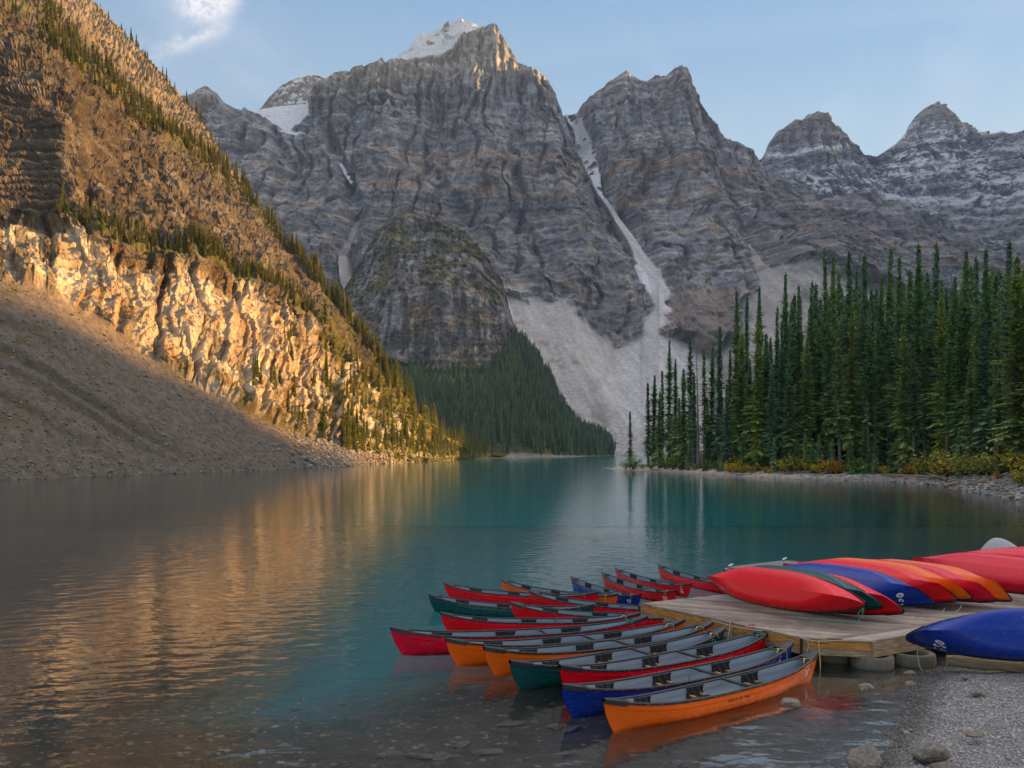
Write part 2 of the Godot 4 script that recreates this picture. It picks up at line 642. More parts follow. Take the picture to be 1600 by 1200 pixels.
func build_left_mountain() -> void:
	var f0 := shore_line_left()
	var fu := PackedVector3Array()
	for q in f0:
		var w := at(q.x, q.y, q.z) + Vector3(5.0, -2.5, 1.5)
		fu.append(Vector3(q.x, YH - (w.y - EYE) * F / -w.z, -w.z))
	var f1 := V([-320, 330, 190, -100, 398, 205, 0, 435, 214, 75, 455, 220, 150, 500, 228, 250, 570, 232, 350, 625, 238, 430, 665, 258, 470, 682, 275, 540, 693, 300, 600, 704, 335, 670, 715, 425, 745, 714.5, 640, 800, 714.5, 770])
	var f2 := V([-320, 230, 250, -100, 300, 262, 0, 325, 266, 60, 348, 270, 100, 354, 268, 150, 372, 265, 200, 388, 268, 300, 404, 288, 400, 441, 313, 450, 468, 328, 500, 500, 345, 560, 562, 372, 600, 617, 395, 650, 670, 440, 700, 698, 540, 770, 710, 690, 800, 712, 775])
	var f3 := V([-320, 40, 330, -100, 100, 320, 0, 145, 313, 60, 170, 309, 100, 190, 306, 118, 205, 309, 140, 225, 322, 200, 275, 338, 300, 325, 352, 400, 384, 372, 450, 420, 384, 500, 466, 393, 560, 535, 392, 600, 590, 399, 650, 655, 437, 700, 692, 532, 770, 709, 695, 800, 711, 780])
	var f4 := V([-320, -120, 345, -100, -40, 340, 0, 8, 345, 50, 45, 352, 100, 92, 360, 150, 135, 378, 200, 175, 400, 300, 240, 430, 340, 264, 450, 400, 338, 440, 440, 390, 430, 480, 438, 418, 520, 482, 408, 560, 526, 400, 600, 578, 402, 650, 648, 436, 700, 688, 529, 770, 708.5, 698, 800, 710.5, 783])
	var f5 := V([-320, -480, 780, -150, -290, 740, 0, -148, 690, 70, -72, 665, 140, 2, 640, 200, 62, 608, 250, 117, 580, 300, 177, 555, 330, 225, 520, 360, 270, 490, 400, 324, 465, 440, 378, 445, 480, 428, 428, 520, 474, 414, 560, 519, 404, 600, 571, 404, 650, 644, 437, 700, 686, 530, 770, 708, 700, 800, 710, 785])
	var f6 := PackedVector3Array()
	for q in f5:
		var w := at(q.x, q.y, q.z)
		w += Vector3(-90, -35, -75) * clampf((w.y + 2.0) / 60.0, 0.03, 1.0)
		f6.append(Vector3(w.x / -w.z * F + CX, YH - (w.y - EYE) * F / -w.z, -w.z))
	var cols := spread([[-320, -20, 6.0], [-20, 700, 1.25], [700, 800, 3.0]])
	var nu := cols.size()
	# the last line lies behind: give it the same columns
	var f6c := PackedVector3Array()
	for i in f6.size():
		f6c.append(Vector3(f5[i].x, f6[i].y, f6[i].z))
	var counts := [3, 80, 150, 105, 60, 50, 10]
	var wl := world_lines([fu, f0, f1, f2, f3, f4, f5, f6c], cols, counts)
	var p: PackedVector3Array = wl[0]
	var nv: int = wl[1]
	var pos: PackedFloat32Array = wl[2]
	# metres along the foot of the cliff, for the upright joints
	var arc := PackedFloat32Array()
	arc.resize(nu)
	for i in range(1, nu):
		arc[i] = arc[i - 1] + p[150 * nu + i].distance_to(p[150 * nu + i - 1])
	var nrm := grid_normals(p, nu, nv)
	var rid := noise(201, 0.030, 5, FastNoiseLite.TYPE_SIMPLEX_SMOOTH, FastNoiseLite.FRACTAL_RIDGED)
	var rid2 := noise(202, 0.11, 4, FastNoiseLite.TYPE_SIMPLEX_SMOOTH, FastNoiseLite.FRACTAL_RIDGED)
	var fbm := noise(203, 0.05, 5)
	var rid3 := noise(208, 0.33, 3, FastNoiseLite.TYPE_SIMPLEX_SMOOTH, FastNoiseLite.FRACTAL_RIDGED)
	var fine := noise(204, 0.45, 4)
	var cell := noise(205, 0.085, 2, FastNoiseLite.TYPE_CELLULAR)
	cell.cellular_return_type = FastNoiseLite.RETURN_DISTANCE2_SUB
	cell.cellular_jitter = 0.9
	var cellv := noise(206, 0.10, 1, FastNoiseLite.TYPE_CELLULAR)
	cellv.cellular_return_type = FastNoiseLite.RETURN_CELL_VALUE
	var bed := noise(207, 0.35, 3)
	var col := PackedColorArray()
	col.resize(p.size())
	var out := PackedVector3Array()
	out.resize(p.size())
	for j in nv:
		var r := pos[j] - 1.0   # 0 shore, 1 foot of the cliff, 2 its top, 3 lower wall, 4 tree band, 5 crest
		for i in nu:
			var k := j * nu + i
			var q := p[k]
			var c := cols[i]
			var edge := clampf((q.y + 1.0) / 6.0, 0.0, 1.0)
			var g0 := fbm.get_noise_3dv(q * 0.6)
			var right := smoothstep(560.0, 680.0, c)
			var cl := smoothstep(0.97, 1.04, r) * smoothstep(2.03, 1.95, r)
			var wall := smoothstep(2.0, 2.1, r) * smoothstep(3.75, 3.3, r + c * 0.004) * smoothstep(135.0, 95.0, c + g0 * 30.0)
			var up := smoothstep(1.98, 2.05, r)
			var tal := 1.0 - smoothstep(0.97, 1.04, r)
			var al := arc[i] + g0 * 3.0
			var crack := smoothstep(-0.78, -0.97, cell.get_noise_2d(al * 1.1, q.y * 0.22))
			var slab := cellv.get_noise_2d(al * 0.9, q.y * 0.30) * 0.55 + cellv.get_noise_2d(al * 2.6 + 300.0, q.y * 0.8) * 0.45
			# rock columns stand upright, beds lie level
			var qa := Vector3(q.x, q.y * 0.32, q.z)
			var a := rid.get_noise_3dv(qa)
			var b := rid2.get_noise_3dv(Vector3(q.x, q.y * 0.4, q.z))
			var g := fbm.get_noise_3dv(q)
			var cv := cellv.get_noise_3dv(Vector3(q.x * 0.9, q.y * 0.55, q.z * 0.9))
			var warp := g * 5.0
			var beds := bed.get_noise_2d((q.y + warp * 0.6) * 1.3, c * 0.004)
			var e := 0.0
			e += cl * (a * 1.8 + b * 1.4 + slab * 2.6 + beds * 1.0 - crack * 1.9 + g * 2.6 + terrace(q.y + warp * 0.5 + al * 0.05, 9.0) * 2.4)
			e += wall * (beds * 1.7 + terrace(q.y + warp, 6.0) * 2.2 + b * 0.8 + slab * 1.2)
			e += up * (1.0 - wall) * (a * 2.2 + b * 2.0 + slab * 1.1 + cv * 0.6 + beds * 1.1 - crack * 0.6 + g * 2.8 - 0.4)
			e += tal * (g * 0.9 + fine.get_noise_3dv(q * 0.5) * 0.28) * (0.35 + 0.65 * clampf(r, 0.0, 1.0))
			e += (cl * 0.5 + up * 0.4) * rid3.get_noise_3dv(Vector3(q.x, q.y * 0.7, q.z))
			e *= lerpf(1.0, 0.45, right) * edge
			var dirn := (nrm[k] + Vector3(0, 0.12, 0)).normalized()
			out[k] = q + dirn * e
			# rock colours, with shade painted into cracks and the unlit wall
			var f := fine.get_noise_3dv(q)
			var tone := 0.5 + 0.5 * g
			var v := Vector3(0.33, 0.285, 0.215).lerp(Vector3(0.23, 0.205, 0.175), clampf(0.5 + a * 0.6, 0.0, 1.0))
			if cl > 0.01:
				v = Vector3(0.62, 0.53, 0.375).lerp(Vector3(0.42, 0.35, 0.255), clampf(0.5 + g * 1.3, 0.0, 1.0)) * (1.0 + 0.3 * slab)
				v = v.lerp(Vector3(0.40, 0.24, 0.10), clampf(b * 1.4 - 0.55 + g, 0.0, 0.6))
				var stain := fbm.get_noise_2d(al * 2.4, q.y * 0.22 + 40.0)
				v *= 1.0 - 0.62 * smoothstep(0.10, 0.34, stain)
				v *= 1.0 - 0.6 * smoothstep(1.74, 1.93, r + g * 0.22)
				v *= 1.0 - 0.45 * crack  # crack shadow painted into the rock colour
			if wall > 0.01:
				v = v.lerp(Vector3(0.115, 0.095, 0.075) * (1.0 + beds * 1.1), wall)  # dark look of the unlit face put into its colour
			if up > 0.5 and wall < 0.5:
				v = Vector3(0.105, 0.088, 0.070).lerp(Vector3(0.21, 0.182, 0.142), clampf(0.35 + slab * 0.5 + cv * 0.4 + g * 0.9, 0.0, 1.0)) * (1.0 - 0.3 * crack)  # cracks carry a fainter painted shadow here
				v = v.lerp(Vector3(0.34, 0.285, 0.20), smoothstep(4.15, 4.5, r) * 0.7)
				v *= 1.0 - 0.3 * smoothstep(0.15, 0.5, b)
			v *= 1.0 + 0.30 * f + 0.18 * beds
			if tal > 0.01:
				var tv := Vector3(0.175, 0.152, 0.125)
				var streak := fbm.get_noise_2d((q.x + q.z * 0.2) * 0.12 + 90.0, q.z * 1.1 - q.y * 0.5)
				tv *= 1.0 - 0.45 * smoothstep(0.08, 0.34, streak) * smoothstep(0.02, 0.3, r)
				tv = tv.lerp(Vector3(0.205, 0.168, 0.128), smoothstep(0.55, 1.0, r))
				tv *= 1.0 + 0.55 * f + 0.2 * fine.get_noise_3dv(q * 2.3)
				var moss := smoothstep(0.10, 0.30, fbm.get_noise_3dv(q * 1.6 + Vector3(70, 0, 0)) + 0.1 * f) * smoothstep(120.0, 10.0, c + (1.0 - r) * 60.0)
				tv = tv.lerp(Vector3(0.12, 0.105, 0.025), moss * 0.85)
				tv = tv.lerp(Vector3(0.30, 0.28, 0.26), smoothstep(470.0, 540.0, c) * 0.6)
				v = v.lerp(tv, tal)
			# grass on ledges and low down the spur
			var ledge := exp(-pow((r - 2.06 - 0.05 * g) / 0.07, 2.0)) * smoothstep(60.0, 120.0, c)
			ledge = maxf(ledge, exp(-pow((r - 4.0) / 0.25, 2.0)) * smoothstep(0.0, 0.25, g + 0.12))
			ledge = maxf(ledge, exp(-pow((r - 1.02) / 0.06, 2.0)) * smoothstep(240.0, 300.0, c) * smoothstep(-0.1, 0.2, g))
			ledge = maxf(ledge, smoothstep(500.0, 600.0, c + g * 160.0) * smoothstep(0.9, 1.08, r) * smoothstep(-0.25, 0.12, g + 0.4 * right))
			ledge = maxf(ledge, smoothstep(4.3, 5.0, r) * smoothstep(300.0, 420.0, c) * smoothstep(-0.1, 0.15, g))
			ledge = maxf(ledge, smoothstep(640.0, 690.0, c) * smoothstep(0.15, 0.5, r))
			v = v.lerp(Vector3(0.105, 0.105, 0.026).lerp(Vector3(0.20, 0.185, 0.03), right) * (1.0 + 0.5 * f), clampf(ledge, 0.0, 1.0) * 0.8)
			v = v.clamp(Vector3(0.02, 0.02, 0.01), Vector3(0.6, 0.6, 0.6))
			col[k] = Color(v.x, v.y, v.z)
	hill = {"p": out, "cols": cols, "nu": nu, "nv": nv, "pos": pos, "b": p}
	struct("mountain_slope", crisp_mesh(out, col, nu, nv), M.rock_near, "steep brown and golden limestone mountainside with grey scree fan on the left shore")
	build_scree_stones()

func hill_at(c: float, r: float) -> Vector3:
	var cols: PackedFloat32Array = hill.cols
	var pos: PackedFloat32Array = hill.pos
	var i := cols.bsearch(c)
	i = clampi(i, 1, int(hill.nu) - 1)
	var t := (c - cols[i - 1]) / (cols[i] - cols[i - 1])
	var j := clampi(pos.bsearch(r + 1.0), 0, int(hill.nv) - 1)
	j = maxi(j, 1)
	var p: PackedVector3Array = hill.p
	var n: int = hill.nu
	t = clampf(t, 0.0, 1.0)
	var u := clampf((r + 1.0 - pos[j - 1]) / (pos[j] - pos[j - 1]), 0.0, 1.0)
	return p[(j - 1) * n + i - 1].lerp(p[(j - 1) * n + i], t).lerp(p[j * n + i - 1].lerp(p[j * n + i], t), u)

func stone_mesh(s: int, sub := 1, flat := 0.7, cuts := 5) -> ArrayMesh:
	# a broken stone: a ball with some faces struck off
	var r := RandomNumberGenerator.new()
	r.seed = s
	var n := noise(s, 1.1, 3)
	var pl := []
	for k in cuts:
		var d := Vector3(r.randf_range(-1, 1), r.randf_range(-0.6, 1), r.randf_range(-1, 1)).normalized()
		pl.append([d, r.randf_range(0.5, 0.8)])
	var sp := SphereMesh.new()
	sp.radial_segments = 8 * sub
	sp.rings = 4 * sub
	sp.radius = 1.0
	sp.height = 2.0
	var arr := sp.get_mesh_arrays()
	var v: PackedVector3Array = arr[Mesh.ARRAY_VERTEX]
	for i in v.size():
		var p := v[i]
		p *= 1.0 + n.get_noise_3dv(p) * 0.35
		for q in pl:
			var over: float = p.dot(q[0]) - q[1]
			if over > 0.0:
				p -= q[0] * over * 0.92
		p += Vector3.ONE * n.get_noise_3dv(p * 4.0) * 0.05
		p.y *= flat
		v[i] = p
	var st := SurfaceTool.new()
	var idx: PackedInt32Array = arr[Mesh.ARRAY_INDEX]
	st.begin(Mesh.PRIMITIVE_TRIANGLES)
	if sub >= 3:
		for i in v.size():
			st.set_smooth_group(0)
			st.add_vertex(v[i])
		for i in idx:
			st.add_index(i)
		st.generate_normals()
	else:
		st.set_smooth_group(-1)
		for i in idx:
			st.add_vertex(v[i])
		st.generate_normals()
	return st.commit()

func build_scree_stones() -> void:
	# loose blocks on the scree fan and along the rocky toe beyond it
	var xf := []
	var cc := []
	var r := RandomNumberGenerator.new()
	r.seed = 91
	for k in 15000:
		var c := r.randf_range(-10, 690)
		var rr := pow(r.randf(), 1.5)
		var big := c > 470.0 + r.randf_range(-40, 40)
		if big:
			rr = r.randf() * 1.05
		var p := hill_at(c, rr)
		if p.y < -0.4:
			continue
		var s := (0.07 + 0.36 * pow(r.randf(), 7.0)) * (2.6 if big else 1.0)
		var b := Basis.from_euler(Vector3(r.randf() * 0.6, r.randf() * TAU, r.randf() * 0.6)).scaled(Vector3(s, s * 0.8, s) * r.randf_range(0.7, 1.3))
		xf.append(Transform3D(b, p + Vector3(0, s * 0.15, 0)))
		var g := r.randf_range(0.13, 0.34) * (1.25 if big else 1.0)
		cc.append(Color(g, g * 0.92, g * 0.80))
	var o := stuff("scree", stone_mesh(5, 1, 0.75), M.stone, xf, cc, "loose grey stones scattered over the scree fan and rocky toe on the left shore", "scree")

# ---------------------------------------------------------------- the main range
func crest_main() -> PackedVector3Array:
	return V([-120, 150, 2700, 200, 150, 2700, 295, 152, 2750, 310, 140, 2760, 325, 137, 2770, 340, 146, 2790, 350, 160, 2800, 378, 178, 2880, 388, 173, 2900, 412, 170, 2900, 450, 166, 2880, 484, 160, 2800, 488, 146, 2770, 502, 128, 2770, 520, 118, 2775, 560, 107, 2780, 600, 97, 2790, 610, 97, 2830, 625, 85, 2880, 640, 79, 2910, 648, 62, 2930, 662, 49, 2950, 668, 53, 2950, 680, 45, 2960, 700, 35, 2960, 722, 29, 2960, 735, 34, 2955, 750, 41, 2950, 772, 38, 2910, 784, 56, 2900, 800, 84, 2890, 808, 100, 2880, 818, 103, 2870, 832, 112, 2860, 850, 130, 2860, 868, 158, 2870, 884, 178, 2890, 896, 177, 2890, 905, 168, 2860, 920, 155, 2840, 950, 131, 2820, 966, 122, 2810, 976, 117, 2800, 988, 126, 2800, 1000, 131, 2800, 1011, 128, 2800, 1024, 118, 2800, 1040, 121, 2795, 1056, 114, 2790, 1070, 117, 2780, 1077, 146, 2770, 1090, 161, 2760, 1105, 176, 2740, 1120, 197, 2720, 1133, 218, 2710, 1146, 220, 2700, 1160, 228, 2690, 1175, 235, 2680, 1186, 252, 2660, 1200, 270, 2640, 1240, 299, 2600, 1280, 313, 2570, 1330, 304, 2540, 1352, 300, 2530, 1380, 320, 2500, 1400, 332, 2470, 1430, 338, 2440, 1460, 345, 2410, 1500, 356, 2350, 1516, 365, 2300, 1530, 392, 2260, 1560, 420, 2220, 1600, 446, 2180, 1760, 480, 2080])

func build_main_range() -> void:
	var g0 := V([-120, 712, 1400, 1760, 712, 1400])
	var g1 := V([-120, 560, 1720, 300, 525, 1740, 450, 500, 1780, 520, 470, 1830, 550, 465, 1860, 700, 440, 1900, 800, 460, 1930, 850, 466, 1930, 900, 472, 1900, 930, 500, 1860, 960, 545, 1800, 1000, 530, 1810, 1030, 470, 1900, 1050, 480, 1880, 1080, 540, 1780, 1110, 560, 1760, 1150, 480, 1850, 1200, 430, 1900, 1250, 400, 1920, 1300, 420, 1900, 1400, 455, 1880, 1520, 470, 1880, 1760, 500, 1860])
	var g2 := V([-120, 390, 2200, 300, 335, 2260, 500, 340, 2280, 560, 350, 2280, 650, 335, 2330, 800, 330, 2350, 900, 335, 2370, 940, 345, 2400, 1000, 335, 2370, 1100, 335, 2340, 1160, 350, 2280, 1200, 350, 2270, 1300, 360, 2240, 1400, 385, 2200, 1500, 410, 2130, 1560, 440, 2050, 1760, 490, 1950])
	var g3 := V([-120, 260, 2560, 300, 228, 2580, 340, 215, 2600, 380, 205, 2650, 470, 195, 2690, 490, 186, 2700, 560, 183, 2705, 650, 183, 2700, 700, 187, 2700, 760, 181, 2695, 820, 190, 2700, 870, 215, 2720, 890, 235, 2760, 905, 240, 2770, 930, 226, 2700, 1000, 212, 2650, 1060, 207, 2620, 1120, 247, 2600, 1180, 287, 2550, 1240, 325, 2450, 1300, 335, 2430, 1352, 335, 2400, 1400, 358, 2340, 1460, 372, 2300, 1530, 412, 2180, 1760, 486, 2020])
	var g4 := crest_main()
	var g5 := PackedVector3Array()
	for q in g4:
		g5.append(Vector3(q.x, q.y + 60.0, q.z + 500.0))
	var cols := spread([[-120, 285, 9.0], [285, 1540, 1.35], [1540, 1760, 4.0]])
	var wl := world_lines([g0, g1, g2, g3, g4, g5], cols, [55, 95, 115, 105, 5])
	range_sheet("mountain", wl, cols, 301, 1.0, rock_main, "grey banded limestone peaks with snow gullies above a pale scree basin")

func range_sheet(called: String, wl: Array, cols: PackedFloat32Array, s: int, amp: float, paint: Callable, label: String) -> void:
	var p: PackedVector3Array = wl[0]
	var nv: int = wl[1]
	var pos: PackedFloat32Array = wl[2]
	var nu := cols.size()
	var n1 := noise(s, 1.0 / 520.0, 4, FastNoiseLite.TYPE_SIMPLEX_SMOOTH, FastNoiseLite.FRACTAL_RIDGED)
	var n2 := noise(s + 1, 1.0 / 95.0, 4, FastNoiseLite.TYPE_SIMPLEX_SMOOTH, FastNoiseLite.FRACTAL_RIDGED)
	var n3 := noise(s + 2, 1.0 / 30.0, 3)
	var nw := noise(s + 3, 1.0 / 300.0, 3)
	var nb := noise(s + 4, 1.0 / 16.0, 3)
	var n5 := noise(s + 5, 1.0 / 42.0, 2, FastNoiseLite.TYPE_CELLULAR)
	n5.cellular_return_type = FastNoiseLite.RETURN_DISTANCE2_SUB
	var n6 := noise(s + 6, 1.0 / 110.0, 3, FastNoiseLite.TYPE_SIMPLEX_SMOOTH, FastNoiseLite.FRACTAL_RIDGED)
	var out := PackedVector3Array()
	out.resize(p.size())
	var aux := PackedVector3Array()
	aux.resize(p.size())
	for j in nv:
		var r := pos[j]
		for i in nu:
			var k := j * nu + i
			var q := p[k]
			var px := q.x / -q.z * F + CX
			var py := YH - (q.y - EYE) * F / -q.z
			var w := nw.get_noise_3dv(q)
			var a := n1.get_noise_3dv(Vector3(q.x + w * 60.0, q.y * 0.38, q.z * 0.7))
			var b := n2.get_noise_3dv(Vector3(q.x + w * 40.0, q.y * 0.42, q.z * 0.7))
			var e := n3.get_noise_3dv(Vector3(q.x, q.y * 0.6, q.z))
			var hb := q.y + w * 9.0 + q.x * 0.06
			var beds := nb.get_noise_2d(hb, q.x * 0.012)
			var rockiness: float = paint.call(0, px, py, r, q, Vector3(a, b, e), beds)
			var crest := smoothstep(4.0, 3.75, r) if r <= 4.0 else 0.0
			var wallish := smoothstep(3.0, 3.08, r) * smoothstep(4.0, 3.8, r)
			var gul := smoothstep(0.42, 0.85, n6.get_noise_2d(q.x + w * 45.0, q.y * 0.13))
			var blk := n5.get_noise_3dv(Vector3(q.x, q.y * 0.8 + q.x * 0.1, q.z * 0.5))
			var cols_ := n2.get_noise_3dv(Vector3(q.x * 2.4, q.y * 0.16, q.z * 0.3) + Vector3(3000, 0, 0))
			var dz := rockiness * (a * 74.0 * (0.2 + 0.8 * crest) + b * (13.0 - 4.0 * wallish) + e * 5.0 + (terrace(hb, 71.0) * 13.0 + terrace(hb + 20.0, 17.0) * 6.0) * (1.0 - 0.7 * wallish) + beds * 4.0 + cols_ * (9.0 + 12.0 * wallish) + blk * 9.0 + ribs(px, py) - gul * 26.0 * (0.35 + 0.65 * crest))
			dz += (1.0 - rockiness) * (e * 1.2 + w * 18.0)
			var dy := rockiness * (b * 3.0 + e * 3.0) * (0.3 + 0.7 * crest)
			out[k] = q + Vector3(e * 3.0 * rockiness, dy, dz * amp)
			aux[k] = Vector3(a, b, e)
	var nrm := grid_normals(out, nu, nv)
	var col := PackedColorArray()
	col.resize(p.size())
	for j in nv:
		var r := pos[j]
		for i in nu:
			var k := j * nu + i
			var q := out[k]
			var px := p[k].x / -p[k].z * F + CX
			var py := YH - (p[k].y - EYE) * F / -p[k].z
			var w := nw.get_noise_3dv(q)
			var hb := q.y + w * 9.0 + q.x * 0.06
			var beds := nb.get_noise_2d(hb, q.x * 0.012)
			var bands := nb.get_noise_2d(hb * 0.28 + 500.0, q.x * 0.003)
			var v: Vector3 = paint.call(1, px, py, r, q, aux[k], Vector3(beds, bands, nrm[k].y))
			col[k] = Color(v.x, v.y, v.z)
	struct(called, crisp_mesh(out, col, nu, nv), M.rock_far, label)

var rib_lines := []

func ribs(px: float, py: float) -> float:
	# the big gullies (-) and buttresses (+) of the wall, in metres towards the lake
	if rib_lines.is_empty():
		rib_lines = [
			[-75.0, V([888, 170, 22, 915, 230, 26, 940, 300, 26, 985, 372, 30, 1020, 440, 34, 1030, 480, 40])],
			[-48.0, V([508, 195, 10, 535, 260, 13, 560, 335, 18, 540, 420, 22, 530, 480, 26])],
			[-34.0, V([690, 95, 7, 688, 185, 9, 662, 262, 14, 715, 330, 16, 780, 400, 18, 840, 455, 22])],
			[-34.0, V([806, 250, 9, 800, 330, 12, 850, 400, 15, 880, 455, 18])],
			[-45.0, V([1092, 170, 12, 1125, 270, 16, 1165, 370, 24, 1205, 430, 30])],
			[-25.0, V([430, 210, 8, 470, 300, 14, 440, 400, 18])],
			[-20.0, V([600, 190, 6, 560, 260, 10, 545, 320, 12])],
			[-24.0, V([905, 420, 8, 880, 350, 12, 860, 280, 8])],
			[-24.0, V([960, 350, 10, 1010, 300, 12, 1035, 230, 9])],
			[30.0, V([735, 60, 30, 745, 190, 36, 770, 300, 44, 750, 400, 40])],
			[48.0, V([842, 130, 26, 868, 240, 34, 915, 400, 46])],
			[26.0, V([610, 105, 24, 590, 200, 32, 625, 320, 40])],
			[52.0, V([1064, 118, 34, 1078, 240, 40, 1120, 400, 50, 1110, 500, 50])],
			[36.0, V([984, 122, 26, 990, 240, 34, 965, 330, 30])],
			[30.0, V([395, 230, 40, 400, 330, 60, 420, 460, 60])],
			[34.0, V([1240, 300, 30, 1290, 380, 40, 1330, 440, 40])],
			[30.0, V([1400, 332, 30, 1450, 400, 40])]]
	var sum := 0.0
	for q in rib_lines:
		var l: PackedVector3Array = q[1]
		var a := l[0]
		var b := l[l.size() - 1]
		if py < minf(a.y, b.y) - 30.0 or py > maxf(a.y, b.y) + 45.0 or px < minf(a.x, b.x) - 110.0 or px > maxf(a.x, b.x) + 110.0:
			continue
		var m := line_mask(l, px, py)
		if m > 0.0:
			sum += q[0] * m * (2.0 - m)
	return sum

var snow_lines := []
var scree_lines := []
var isles := []
var nmask: FastNoiseLite
var nfine: FastNoiseLite

func masks() -> void:
	nmask = noise(401, 1.0 / 60.0, 4)
	nfine = noise(402, 1.0 / 22.0, 3)
	snow_lines = [
		V([890, 176, 10, 903, 193, 13, 913, 225, 14, 924, 255, 13, 933, 285, 9, 940, 306, 4]),
		V([532, 256, 4, 547, 282, 4]), V([558, 177, 4, 590, 175, 4, 618, 175, 3]), V([786, 468, 2, 798, 486, 3]),
		V([996, 416, 5, 1006, 434, 8, 1016, 458, 3]), V([440, 205, 3, 456, 208, 4, 474, 210, 3]),
		V([965, 171, 3, 975, 173, 3])]
	scree_lines = [
		V([940, 306, 4, 965, 342, 6, 985, 372, 8, 1000, 398, 12, 1020, 432, 20, 1032, 462, 20, 1036, 482, 15, 1030, 520, 40, 1020, 600, 110]),
		V([1170, 385, 3, 1190, 420, 12, 1215, 455, 28]), V([560, 350, 4, 535, 400, 9, 540, 440, 12, 580, 490, 30, 600, 540, 50])]
	isles = [[955, 488, 52, 32], [1095, 500, 58, 38], [1042, 517, 17, 8], [986, 517, 16, 8], [930, 470, 30, 14]]

func isle_mask(px: float, py: float, n: float) -> float:
	var best := 0.0
	for q in isles:
		var dx: float = (px - q[0]) / q[2]
		var dy: float = (py - q[1]) / q[3]
		best = maxf(best, smoothstep(1.12, 0.85, sqrt(dx * dx + dy * dy) + n * 0.35))
	return best

func snow_mask(px: float, py: float, n: float) -> float:
	var m := 0.0
	if py < 500.0:
		for l in snow_lines:
			var a: Vector3 = l[0]
			var b: Vector3 = l[l.size() - 1]
			if px > minf(a.x, b.x) - 22.0 and px < maxf(a.x, b.x) + 22.0 and py > minf(a.y, b.y) - 18.0 and py < maxf(a.y, b.y) + 18.0:
				m = maxf(m, smoothstep(0.02, 0.22, line_mask(l, px, py) + n * 0.35) * (1.0 - 0.8 * smoothstep(0.22, 0.34, n)))
	# snow cap of the summit
	if px > 600.0 and px < 764.0 and py < 110.0:
		var low := 101.0
		if px < 690.0:
			low = lerpf(103.0, 86.0, (px - 606.0) / 84.0)
		else:
			low = lerpf(86.0, 43.0, (px - 690.0) / 66.0)
		var rocky := smoothstep(0.05, 0.35, n + 0.12 * sin(px * 0.21)) * smoothstep(low - 10.0, low - 24.0, py)
		m = maxf(m, smoothstep(low + 2.0, low - 3.0, py + n * 4.0) * (1.0 - rocky * 0.95))
	# hanging glacier on the left saddle
	if px > 380.0 and px < 490.0 and py < 215.0:
		var lo := lerpf(176.0, 207.0, clampf((px - 388.0) / 60.0, 0.0, 1.0)) - clampf((px - 452.0) / 32.0, 0.0, 1.0) * 22.0
		m = maxf(m, smoothstep(lo + 2.0, lo - 3.0, py + n * 3.0) * smoothstep(379.0, 386.0, px) * smoothstep(487.0, 482.0, px))
	return m

